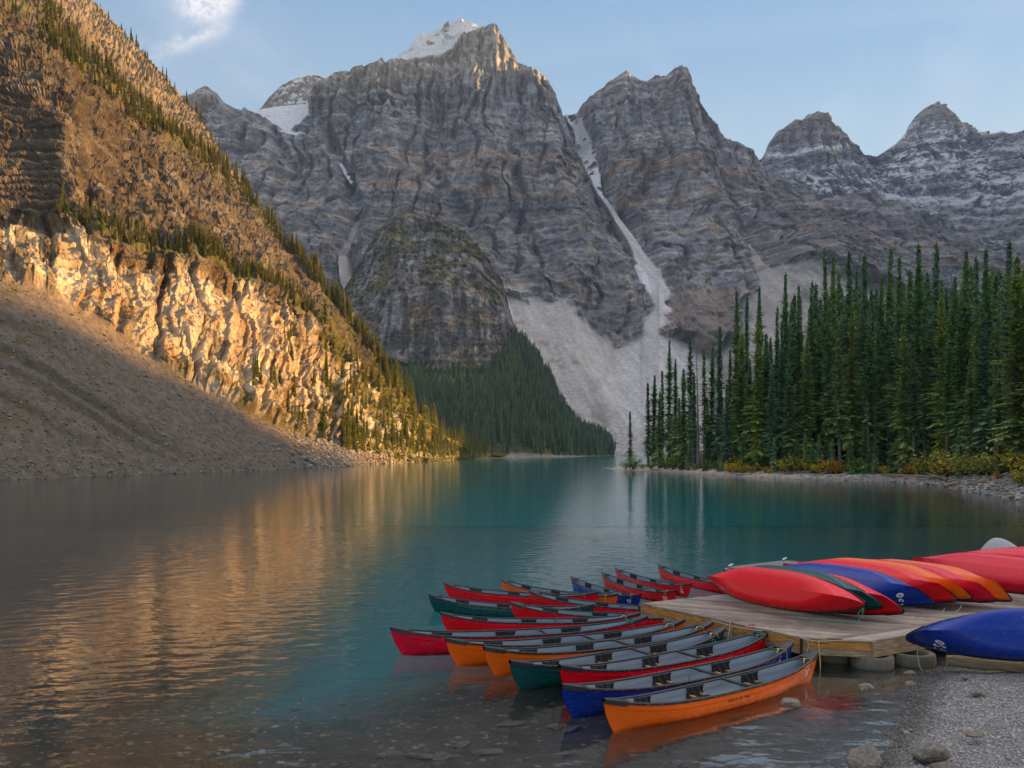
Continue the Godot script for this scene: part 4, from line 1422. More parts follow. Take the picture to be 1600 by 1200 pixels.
func flat_mesh(rects: Array, uv_scale: Vector2) -> ArrayMesh:
	var v := PackedVector3Array()
	var n := PackedVector3Array()
	var uv := PackedVector2Array()
	var idx := PackedInt32Array()
	for q in rects:
		var k := v.size()
		for c in [[q[0], q[1]], [q[2], q[1]], [q[0], q[3]], [q[2], q[3]]]:
			v.append(Vector3(c[0], 0, c[1]))
			n.append(Vector3.UP)
			uv.append(Vector2(c[0] * uv_scale.x, c[1] * uv_scale.y))
		# z decreases away from the viewer
		for t in [0, 2, 1, 1, 2, 3]:
			idx.append(k + t)
	return mesh_of(v, n, PackedColorArray(), idx, uv)

func plan_mesh(polys: Array, k: Vector2) -> ArrayMesh:
	# level sheet from plan outlines (x, z)
	var v := PackedVector3Array()
	var n := PackedVector3Array()
	var uv := PackedVector2Array()
	var idx := PackedInt32Array()
	for poly in polys:
		var base := v.size()
		for q in poly:
			v.append(Vector3(q.x, 0, q.y))
			n.append(Vector3.UP)
			uv.append(Vector2(q.x * k.x, q.y * k.y))
		var tri := Geometry2D.triangulate_polygon(poly)
		for t in tri.size() / 3:
			var a: Vector2 = poly[tri[t * 3]]
			var b: Vector2 = poly[tri[t * 3 + 1]]
			var c: Vector2 = poly[tri[t * 3 + 2]]
			# clockwise seen from above
			if (b - a).cross(c - a) > 0.0:
				idx.append_array([base + tri[t * 3], base + tri[t * 3 + 1], base + tri[t * 3 + 2]])
			else:
				idx.append_array([base + tri[t * 3], base + tri[t * 3 + 2], base + tri[t * 3 + 1]])
	return mesh_of(v, n, PackedColorArray(), idx, uv)

func ripple_map(s: int, freq: float, size: int) -> NoiseTexture2D:
	var n := noise(s, freq, 4)
	n.fractal_gain = 0.42
	n.domain_warp_enabled = true
	n.domain_warp_amplitude = 10.0
	n.domain_warp_frequency = 0.01
	return noise_tex(n, size, 0, 1, true, 14.0)

func build_water() -> void:
	var near := StandardMaterial3D.new()
	near.transparency = BaseMaterial3D.TRANSPARENCY_ALPHA
	near.albedo_color = Color(0.05, 0.22, 0.22, 0.06)
	near.roughness = 0.03
	near.metallic_specular = 0.5
	near.normal_enabled = true
	near.normal_texture = ripple_map(801, 0.028, 2048)
	near.normal_scale = 0.046
	var far := vertex_mat(0.05, 0.5)
	far.normal_enabled = true
	far.normal_texture = near.normal_texture
	far.normal_scale = 0.040
	# crests run across the view: longer in x than in z
	var k := Vector2(1.0 / 64.0, 1.0 / 34.0)
	# the corner between the nearest canoe, the dock and the beach lies still
	var still := near.duplicate()
	still.normal_scale = 0.0025
	var cove := PackedVector2Array([Vector2(1.2, -3), Vector2(1.33, -13.1), Vector2(5.5, -16.3), Vector2(6.2, -18.2), Vector2(30, -28), Vector2(30, -3)])
	var open_ := PackedVector2Array([Vector2(-60, -1), Vector2(60, -1), Vector2(60, -50), Vector2(-60, -50)])
	struct("shallow_water", plan_mesh(Geometry2D.clip_polygons(open_, cove), k), near, "clear shallow water at the near end of the lake")
	struct("shallow_water", plan_mesh([cove], k), still, "still shallow water between the nearest canoe, the dock and the beach")
	# lake colour: turquoise in the middle, painted shade beside scree and wooded bank
	var xs := spread([[-900, -160, 120.0], [-160, 200, 6.0], [200, 900, 120.0]])
	var zs := PackedFloat32Array([50.0])
	while zs[zs.size() - 1] < 2400.0:
		zs.append(zs[zs.size() - 1] * 1.06)
	var v := PackedVector3Array()
	var n := PackedVector3Array()
	var uv := PackedVector2Array()
	var c := PackedColorArray()
	for z in zs:
		for x in xs:
			v.append(Vector3(x, 0, -z))
			n.append(Vector3.UP)
			uv.append(Vector2(x * k.x, -z * k.y))
			var w := silt_with_shade(x, z)
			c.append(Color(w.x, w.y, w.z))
	struct("lake", mesh_of(v, n, c, grid_index(xs.size(), zs.size()), uv), far, "calm turquoise lake reflecting the mountains")
	struct("lake", flat_mesh([[-900, 200, -60, -50]], k), plain(Color(0.02, 0.04, 0.045), 0.06), "lake water beyond the left edge of the picture")

# ---------------------------------------------------------------- dock
var DK := {}

func extrude(poly: PackedVector2Array, y0: float, y1: float) -> ArrayMesh:
	# plan polygon (x, z) to a board with slightly eased edges
	var st := SurfaceTool.new()
	st.begin(Mesh.PRIMITIVE_TRIANGLES)
	var n := poly.size()
	var c := Vector2.ZERO
	for q in poly:
		c += q / n
	var area := 0.0
	for i in n:
		area += poly[i].cross(poly[(i + 1) % n])
	var pl := poly.duplicate()
	if area < 0.0:
		pl.reverse()
	var e := 0.006
	var inner := PackedVector2Array()
	for q in pl:
		inner.append(q + (c - q).normalized() * e)
	st.set_normal(Vector3.UP)
	for i in range(1, n - 1):
		# x, z turned positively goes clockwise seen from above
		for q in [inner[0], inner[i], inner[i + 1]]:
			st.add_vertex(Vector3(q.x, y1, q.y))
	for i in n:
		var a := pl[i]
		var b := pl[(i + 1) % n]
		var ia := inner[i]
		var ib := inner[(i + 1) % n]
		var d := (b - a).normalized()
		var nn := Vector3(d.y, 0, -d.x)
		st.set_normal((nn + Vector3.UP).normalized())
		for q in [Vector3(ia.x, y1, ia.y), Vector3(a.x, y1 - e, a.y), Vector3(b.x, y1 - e, b.y), Vector3(ia.x, y1, ia.y), Vector3(b.x, y1 - e, b.y), Vector3(ib.x, y1, ib.y)]:
			st.add_vertex(q)
		st.set_normal(nn)
		for q in [Vector3(a.x, y1 - e, a.y), Vector3(a.x, y0, a.y), Vector3(b.x, y0, b.y), Vector3(a.x, y1 - e, a.y), Vector3(b.x, y0, b.y), Vector3(b.x, y1 - e, b.y)]:
			st.add_vertex(q)
	return st.commit()

func board_along(a: Vector2, b: Vector2, y0: float, y1: float, thick: float) -> ArrayMesh:
	var d := (b - a).normalized()
	var o := Vector2(d.y, -d.x) * thick
	return extrude(PackedVector2Array([a, b, b - o, a - o]), y0, y1)

func xz(v: Vector3) -> Vector2:
	return Vector2(v.x, v.z)

func build_dock() -> void:
	var top := 0.55
	var a1 := xz(on_level(1002, 942, top))
	var p2 := xz(on_level(1252, 995, top))
	var k1 := xz(on_level(1363, 1000.5, top))
	var v := (xz(on_level(1414, 993, top)) - k1).normalized()
	var u := (p2 - a1).normalized()
	var vv := Vector2(u.y, -u.x)
	v = (v + vv * 0.6).normalized()
	var r1 := k1 + v * 13.0
	var l1 := a1 + v * 13.0 + v * 1.0
	DK = {"a1": a1, "p2": p2, "k1": k1, "u": u, "v": v, "top": top}
	var dock := thing("dock", "large weathered plank dock under the overturned canoes", "dock", Vector3(a1.x, 0, a1.y))
	var off := a1
	var mv := func(q: PackedVector2Array) -> PackedVector2Array:
		var o := PackedVector2Array()
		for w in q:
			o.append(w - off)
		return o
	var inn := Vector2(v.y, -v.x)
	if inn.dot(a1 - k1) < 0.0:
		inn = -inn
	# three wide border boards along the shore side
	var wb := 0.19
	for i in 3:
		var s0: Vector2 = k1 + inn * (wb * i + 0.004)
		var s1: Vector2 = k1 + inn * (wb * (i + 1) - 0.004)
		var q := PackedVector2Array([s0 - v * 3.0, s0 + v * 13.0, s1 + v * 13.0, s1 - v * 3.0])
		var body := PackedVector2Array([a1, p2, k1, r1, l1])
		for poly in Geometry2D.intersect_polygons(q, body):
			var pm := part("plank", extrude(mv.call(poly), 0, 0.04), M.wood[(i * 2) % 5], dock, Transform3D(Basis(), Vector3(0, top - 0.04, 0)))
			pm.rotation = Vector3.ZERO
	# deck boards
	var kin: Vector2 = k1 + inn * (wb * 3 + 0.01)
	var deck := PackedVector2Array([a1, p2, kin - v * 3.0, kin + v * 13.0, l1])
	var clip := Geometry2D.intersect_polygons(PackedVector2Array([a1, p2, k1, r1, l1]), PackedVector2Array([kin - v * 6.0, kin + v * 14.0, kin + v * 14.0 + inn * 9.0, kin - v * 6.0 + inn * 9.0]))
	var w := (u + v * 0.62).normalized()
	var wn := Vector2(-w.y, w.x)
	var rr := RandomNumberGenerator.new()
	rr.seed = 5
	var count := 0
	for i in range(-70, 90):
		var c: Vector2 = p2 + wn * (i * 0.185)
		var q := PackedVector2Array([c - w * 20.0, c + w * 20.0, c + w * 20.0 + wn * 0.158, c - w * 20.0 + wn * 0.158])
		for body in clip:
			for poly in Geometry2D.intersect_polygons(q, body):
				if count < 290:
					var m: Material = M.wood[rr.randi() % 5]
					# grain follows the board: build it turned, then turn it back
					var ang := atan2(w.y, w.x)
					var loc := PackedVector2Array()
					for t in mv.call(poly):
						loc.append(t.rotated(-ang))
					part("plank", extrude(loc, 0, 0.036), m, dock, Transform3D(Basis(Vector3.UP, -ang), Vector3(0, top - 0.04 + rr.randf_range(-0.003, 0.002), 0)))
					count += 1
	# fascia
	var seg := [[a1, p2, M.fascia], [p2, k1, M.fascia], [k1, r1, M.fascia_grey]]
	for s in seg:
		var a: Vector2 = s[0] - off
		var b: Vector2 = s[1] - off
		var d := (b - a).normalized()
		var ang := atan2(d.y, d.x)
		var len := (b - a).length()
		for row in 2:
			var hgt := 0.17 if row == 0 else 0.125
			var mid := top - 0.045 - 0.085 if row == 0 else top - 0.045 - 0.17 - 0.064
			part("fascia_board", box_mesh(len - 0.02, hgt, 0.04, 0.005), s[2] if row == 0 else M.fascia_grey, dock, Transform3D(Basis(Vector3.UP, -ang), Vector3((a.x + b.x) * 0.5, mid, (a.y + b.y) * 0.5) - Vector3(-d.y, 0, d.x) * (0.03 if row == 0 else 0.034)))
	for q in [k1, a1]:
		var kk: Vector2 = q - off
		part("corner_post", box_mesh(0.05, 0.31, 0.05, 0.006), M.fascia_grey, dock, Transform3D(Basis(Vector3.UP, 0.4), Vector3(kk.x, top - 0.20, kk.y) - Vector3(-0.02, 0, 0.0)))
	var p2l: Vector2 = p2 - off
	part("joint_strip", box_mesh(0.045, 0.33, 0.05, 0.006), M.trim, dock, Transform3D(Basis(Vector3.UP, 0.3), Vector3(p2l.x - 0.01, top - 0.19, p2l.y + 0.035)))  # black strip at the joint between two dock sections
	var beams := SurfaceTool.new()
	beams.begin(Mesh.PRIMITIVE_TRIANGLES)
	for i in 6:
		var c: Vector2 = a1 - off + v * (1.0 + i * 2.2) + u * 2.4
		add_box(beams, Transform3D(Basis(Vector3.UP, -atan2(u.y, u.x)), Vector3(c.x, top - 0.17, c.y)), Vector3(3.6, 0.2, 0.09))
	part("joists", beams.commit(), M.fascia_grey, dock)
	# tyres it floats on
	var tm := tyre_mesh()
	var ty := [[1375, 1047, 0.40, "worn round tyre under the front corner of the dock"], [1313, 1036, 0.36, "tyre half hidden in the dark under the dock left of the corner tyre"], [1440, 1043, 0.42, "tyre in the shadow under the shore side of the dock"]]
	for q in ty:
		var w3 := on_level(q[0], q[1], 0.0)
		var o := piece("tyre", tm, M.tyre, q[3], "tyre", Vector3(w3.x, -0.04, w3.z - q[2] * 0.9), "tyres under the dock")
		o.scale = Vector3(q[2], 1.0, q[2])
	# the grey dock farther out
	var b0 := xz(on_level(1134, 886, 0.45))
	var b1 := xz(on_level(1226, 875, 0.45))
	var vd := (b1 - b0).normalized()
	var ud := Vector2(-vd.y, vd.x)
	if ud.y < 0.0:
		ud = -ud
	var wd := (b1 - b0).length()
	var back := thing("floating_dock", "grey plastic-sided floating dock behind the canoes", "dock", Vector3(b0.x, 0, b0.y))
	var ang2 := atan2(vd.y, vd.x)
	var bb := Basis(Vector3.UP, -ang2)
	for i in 34:
		var c := ud * (i * 0.16 + 0.08)
		part("plank", box_mesh(wd, 0.035, 0.154, 0.005), M.grey_deck, back, Transform3D(bb, Vector3(vd.x * wd * 0.5 + c.x, 0.43, vd.y * wd * 0.5 + c.y)))
	part("side_panel", box_mesh(5.44, 0.33, 0.05, 0.01), M.tarp, back, Transform3D(Basis(Vector3.UP, -atan2(ud.y, ud.x)), Vector3(ud.x * 2.72 - vd.x * 0.03, 0.24, ud.y * 2.72 - vd.y * 0.03)))
	part("side_panel", box_mesh(wd, 0.33, 0.05, 0.01), M.tarp, back, Transform3D(bb, Vector3(vd.x * wd * 0.5 - ud.x * 0.03, 0.24, vd.y * wd * 0.5 - ud.y * 0.03)))
	for i in 4:
		var st := SurfaceTool.new()
		st.begin(Mesh.PRIMITIVE_TRIANGLES)
		add_box(st, Transform3D.IDENTITY, Vector3(0.05, 0.24, 0.03))
		add_box(st, Transform3D(Basis(), Vector3(0, -0.02, 0.004)), Vector3(0.16, 0.06, 0.03))
		add_box(st, Transform3D(Basis(), Vector3(0, 0.05, 0.006)), Vector3(0.11, 0.05, 0.03))
		var c := ud * (0.25 + i * 0.55) - vd * 0.07
		part("hinge_bracket", st.commit(), M.trim, back, Transform3D(Basis(Vector3.UP, -atan2(ud.y, ud.x)), Vector3(c.x, 0.25, c.y)))
	for q in [b0 - b0 + vd * 0.12 + ud * 0.1, vd * (wd - 0.15) + ud * 0.1]:
		part("mooring_cleat", tube_mesh([Vector3(-0.06, 0.06, 0), Vector3(0, 0.0, 0), Vector3(0.0, 0.07, 0), Vector3(0.1, 0.08, 0)], [0.03, 0.04, 0.04, 0.025], 6), M.steel, back, Transform3D(bb, Vector3(q.x, 0.45, q.y)))

func tyre_mesh() -> ArrayMesh:
	# lies flat: unit outer radius, a quarter metre wide, treaded
	var prof := [[0.60, 0.05], [0.60, 0.20], [0.70, 0.25], [0.86, 0.262], [0.95, 0.245], [0.985, 0.21], [1.0, 0.13], [0.985, 0.05], [0.95, 0.015], [0.86, 0.0], [0.70, 0.01], [0.60, 0.05]]
	var st := SurfaceTool.new()
	st.begin(Mesh.PRIMITIVE_TRIANGLES)
	st.set_smooth_group(0)
	var seg := 72
	for k in seg:
		for i in prof.size() - 1:
			var q := []
			for t in [[k, i], [k + 1, i], [k + 1, i + 1], [k, i + 1]]:
				var a: float = TAU * t[0] / seg
				var r: float = prof[t[1]][0]
				if t[1] >= 4 and t[1] <= 8 and int(t[0]) % 3 == 0:
					r -= 0.03
				q.append(Vector3(cos(a) * r, prof[t[1]][1], sin(a) * r))
			for w in [q[0], q[2], q[1], q[0], q[3], q[2]]:
				st.add_vertex(w)
	st.generate_normals()
	return st.commit()

# ---------------------------------------------------------------- conifers
# One conifer: whorls of boughs round a tapered trunk, each bough a spray of needles made of small blades.
class Leaves:
	var v := PackedVector3Array()
	var c := PackedColorArray()
	func tri(a: Vector3, b: Vector3, d: Vector3, col: Color) -> void:
		v.append(a)
		v.append(b)
		v.append(d)
		c.append(col)
		c.append(col)
		c.append(col)
	func mesh() -> ArrayMesh:
		var arr := []
		arr.resize(Mesh.ARRAY_MAX)
		arr[Mesh.ARRAY_VERTEX] = v
		arr[Mesh.ARRAY_COLOR] = c
		var m := ArrayMesh.new()
		m.add_surface_from_arrays(Mesh.PRIMITIVE_TRIANGLES, arr)
		return m

func conifer(s: int, h: float, width: float, bare: float, dense: float, ca: Vector3, cb: Vector3, fine := 5, gap := 0.42, dead := false) -> Array:
	var r := RandomNumberGenerator.new()
	r.seed = s
	var lv := Leaves.new()
	var lean := Vector3(r.randf_range(-0.012, 0.012), 0, r.randf_range(-0.012, 0.012))
	var twigs := SurfaceTool.new()
	twigs.begin(Mesh.PRIMITIVE_TRIANGLES)
	var bark := Color(0.30, 0.26, 0.225)
	if dead:
		bark = Color(0.48, 0.465, 0.45)
	var pts := []
	var rad := []
	var rt := h * 0.0088 + 0.05
	for i in 9:
		var t := i / 8.0
		pts.append(Vector3(0, t * h - 0.3, 0) + lean * h * t * t + Vector3(r.randf_range(-1, 1), 0, r.randf_range(-1, 1)) * 0.03 * t)
		rad.append(lerpf(rt * (1.25 if i == 0 else 1.0), 0.015, pow(t, 0.9)))
	tube(twigs, pts, rad, 6, bark)
	var y := h * bare
	var lump := r.randf() * 10.0
	while y < h * 0.992:
		var t := y / h
		var env := pow(1.0 - t, 0.56) * (1.0 if t > bare + 0.12 else 0.55 + 0.45 * (t - bare) / 0.12)
		# crowns bulge and thin out irregularly
		env *= 0.88 + 0.14 * sin(t * 17.0 + lump) + 0.12 * sin(t * 41.0 + lump * 2.0)
		var reach := maxf(width * 0.5 * env * r.randf_range(0.72, 1.15), 0.10)
		var k := int(round((6.0 + 4.0 * dense) * (0.7 + 0.3 * minf(1.0, reach / 0.8))))
		var a0 := r.randf() * TAU
		for b in k:
			if r.randf() > dense:
				continue
			var az := a0 + TAU * b / k + r.randf_range(-0.35, 0.35)
			var len := reach * r.randf_range(0.45, 1.28)
			var out := Vector3(cos(az), 0, sin(az))
			var side := Vector3(-sin(az), 0, cos(az))
			var slope := lerpf(-0.42, 0.55, pow(t, 1.6)) + r.randf_range(-0.16, 0.16)
			var p0 := Vector3(0, y + r.randf_range(-0.12, 0.12), 0) + lean * h * t * t
			if dead:
				var q1 := p0 + (out + Vector3.UP * (slope - 0.1)) * len * 0.6
				var q2 := p0 + (out + Vector3.UP * (slope - 0.05)) * len
				tube(twigs, [p0, q1, q2 + side * r.randf_range(-0.2, 0.2)], [0.035, 0.022, 0.008], 3, bark)
				if r.randf() < 0.7:
					tube(twigs, [q1, q1 + (out * 0.5 + side * r.randf_range(-0.6, 0.6)) * len * 0.5 + Vector3(0, -0.1, 0)], [0.015, 0.006], 3, bark)
				continue
			var mix := clampf(r.randf_range(-0.1, 1.0) * 0.8 + 0.2 * sin(az * 2.0 + y), 0.0, 1.0)
			var cv := ca.lerp(cb, mix) * r.randf_range(0.85, 1.4)
			var prev := p0
			var old := len * 0.09
			for q in fine:
				var f := (q + 1.0) / fine
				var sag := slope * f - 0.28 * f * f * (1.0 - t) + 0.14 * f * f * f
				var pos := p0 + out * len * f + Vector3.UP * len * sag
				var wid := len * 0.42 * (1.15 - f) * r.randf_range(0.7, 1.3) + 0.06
				var cl := cv * lerpf(0.95, 1.9, f)  # highlights on the bough ends painted in as lighter colour
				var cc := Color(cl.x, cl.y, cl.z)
				# blades to both sides, a little swept forward, and a hanging one
				var fw := (pos - prev)
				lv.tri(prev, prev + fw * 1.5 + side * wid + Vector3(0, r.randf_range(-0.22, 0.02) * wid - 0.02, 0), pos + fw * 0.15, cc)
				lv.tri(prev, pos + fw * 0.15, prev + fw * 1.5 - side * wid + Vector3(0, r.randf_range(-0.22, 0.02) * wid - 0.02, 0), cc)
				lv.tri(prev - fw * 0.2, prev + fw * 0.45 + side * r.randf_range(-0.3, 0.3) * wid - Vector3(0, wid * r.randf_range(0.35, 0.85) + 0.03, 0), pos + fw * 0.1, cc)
				prev = pos
		# short inner shoots that keep the light out of the crown's heart
		if not dead:
			for q in int(4.0 * dense):
				var az := r.randf() * TAU
				var o := Vector3(cos(az), 0, sin(az))
				var sd := Vector3(-o.z, 0, o.x)
				var p := Vector3(0, y, 0) + o * reach * r.randf_range(0.1, 0.45) + lean * h * t * t
				var g := ca * r.randf_range(0.7, 1.0)
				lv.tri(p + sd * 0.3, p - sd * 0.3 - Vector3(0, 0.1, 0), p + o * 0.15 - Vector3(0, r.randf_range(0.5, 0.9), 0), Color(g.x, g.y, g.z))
		y += gap * r.randf_range(0.7, 1.3) * lerpf(1.1, 0.80, t)
	# leader
	if not dead:
		var top := Vector3(0, h, 0) + lean * h
		var lc := Color(ca.x, ca.y, ca.z)
		for q in 4:
			var az := TAU * q / 4.0
			var o := Vector3(cos(az), 0, sin(az)) * 0.10
			lv.tri(top + Vector3(0, 0.25, 0), top + o - Vector3(0, 0.5, 0), top - o * 0.5 - Vector3(0, 0.5, 0), lc)
	elif r.randf() < 2.0:
		for q in 60:
			var az := r.randf() * TAU
			var yy := h * r.randf_range(0.05, 0.35)
			var o := Vector3(cos(az), 0, sin(az))
			var p0 := Vector3(0, yy, 0) + o * r.randf_range(0.2, 0.8)
			lv.tri(p0, p0 + o * 0.4 + Vector3(0.1, -0.2, 0.1), p0 + o * 0.3 + Vector3(-0.15, -0.1, 0), Color(0.05, 0.07, 0.03))
	return [lv.mesh() if lv.v.size() else null, twigs.commit()]

func far_conifer(s: int, fine: int, gap: float) -> ArrayMesh:
	# one metre tall, for slopes too far to show twigs; colours come from the copies
	var r := RandomNumberGenerator.new()
	r.seed = s
	var lv := Leaves.new()
	var y := 0.06
	while y < 0.985:
		var t := y
		var reach := 0.125 * pow(1.0 - t, 0.75) * r.randf_range(0.75, 1.2) + 0.006
		var k := 5 if fine < 2 else 6
		var a0 := r.randf() * TAU
		for b in k:
			var az := a0 + TAU * b / k + r.randf_range(-0.4, 0.4)
			var len := reach * r.randf_range(0.6, 1.15)
			var out := Vector3(cos(az), 0, sin(az))
			var side := Vector3(-sin(az), 0, cos(az))
			var slope := lerpf(-0.5, 0.4, t)
			var p0 := Vector3(0, y, 0)
			var tip := p0 + out * len + Vector3.UP * len * slope
			var g := r.randf_range(0.72, 1.25)
			var cc := Color(g, g, g)
			var w := len * 0.42
			lv.tri(p0 + Vector3(0, 0.012, 0), p0.lerp(tip, 0.6) + side * w - Vector3(0, 0.014, 0), tip, cc)
			lv.tri(p0 + Vector3(0, 0.012, 0), tip, p0.lerp(tip, 0.6) - side * w - Vector3(0, 0.014, 0), cc)
			lv.tri(p0, p0.lerp(tip, 0.55) - Vector3(0, len * 0.6, 0), tip, cc)
		y += gap * r.randf_range(0.7, 1.3) * lerpf(1.2, 0.6, t)
	lv.tri(Vector3(0, 1.0, 0), Vector3(0.008, 0.93, 0.006), Vector3(-0.008, 0.93, 0.004), Color(1, 1, 1))
	lv.tri(Vector3(0, 1.0, 0), Vector3(0.004, 0.93, -0.008), Vector3(-0.004, 0.93, 0.008), Color(1, 1, 1))
	return lv.mesh()

func far_trunk() -> ArrayMesh:
	var st := SurfaceTool.new()
	st.begin(Mesh.PRIMITIVE_TRIANGLES)
	tube(st, [Vector3(0, -0.05, 0), Vector3(0, 0.5, 0), Vector3(0, 0.95, 0)], [0.013, 0.009, 0.002], 5, Color(0.15, 0.125, 0.105))
	return st.commit()

func shrub_mesh(s: int, ca: Vector3, cb: Vector3, count := 420) -> Array:
	# unit-high bush: stems and many small leaves
	var r := RandomNumberGenerator.new()
	r.seed = s
	var lv := Leaves.new()
	var st := SurfaceTool.new()
	st.begin(Mesh.PRIMITIVE_TRIANGLES)
	var tips := []
	for k in 11:
		var az := r.randf() * TAU
		var sp := r.randf_range(0.15, 0.75)
		var tip := Vector3(cos(az) * sp, r.randf_range(0.5, 1.0) * (1.1 - sp * 0.6), sin(az) * sp)
		tips.append(tip)
		tube(st, [Vector3(0, -0.1, 0), tip * 0.5 + Vector3(0, 0.1, 0), tip], [0.02, 0.012, 0.004], 3, Color(0.11, 0.085, 0.06))
	for k in count:
		var tp: Vector3 = tips[r.randi() % tips.size()]
		var p := tp * r.randf_range(0.35, 1.05) + Vector3(r.randfn(0, 0.11), r.randfn(0, 0.09), r.randfn(0, 0.11))
		p.y = maxf(p.y, 0.02)
		var d := Vector3(r.randf_range(-1, 1), r.randf_range(-0.4, 1), r.randf_range(-1, 1)).normalized()
		var e := d.cross(Vector3(r.randf_range(-1, 1), 1, r.randf_range(-1, 1))).normalized()
		var sz := r.randf_range(0.045, 0.10)
		var cv := ca.lerp(cb, r.randf()) * r.randf_range(0.75, 1.2)
		var cc := Color(cv.x, cv.y, cv.z)
		lv.tri(p, p + d * sz + e * sz * 0.45, p + d * sz * 2.0, cc)
		lv.tri(p, p + d * sz * 2.0, p + d * sz - e * sz * 0.45, cc)
	return [lv.mesh(), st.commit()]

const COUNTED := ["first", "second", "third", "fourth", "fifth", "sixth", "seventh", "eighth", "ninth", "tenth"]

func nth(i: int) -> String:
	if i < 10:
		return COUNTED[i]
	var n := i + 1
	var e := "th"
	if n % 100 < 11 or n % 100 > 13:
		e = {1: "st", 2: "nd", 3: "rd"}.get(n % 10, "th")
	return str(n) + e

func tree_thing(proto: Array, label: String, where: Vector3, sc: Vector3, turn: float, group: String, crown_mat: Material) -> Node3D:
	var o := thing("conifer", label, "tree", where, group)
	o.rotation.y = turn
	o.scale = sc
	if proto[0]:
		part("crown", proto[0], crown_mat, o)
	part("trunk", proto[1], M.bark, o)
	return o

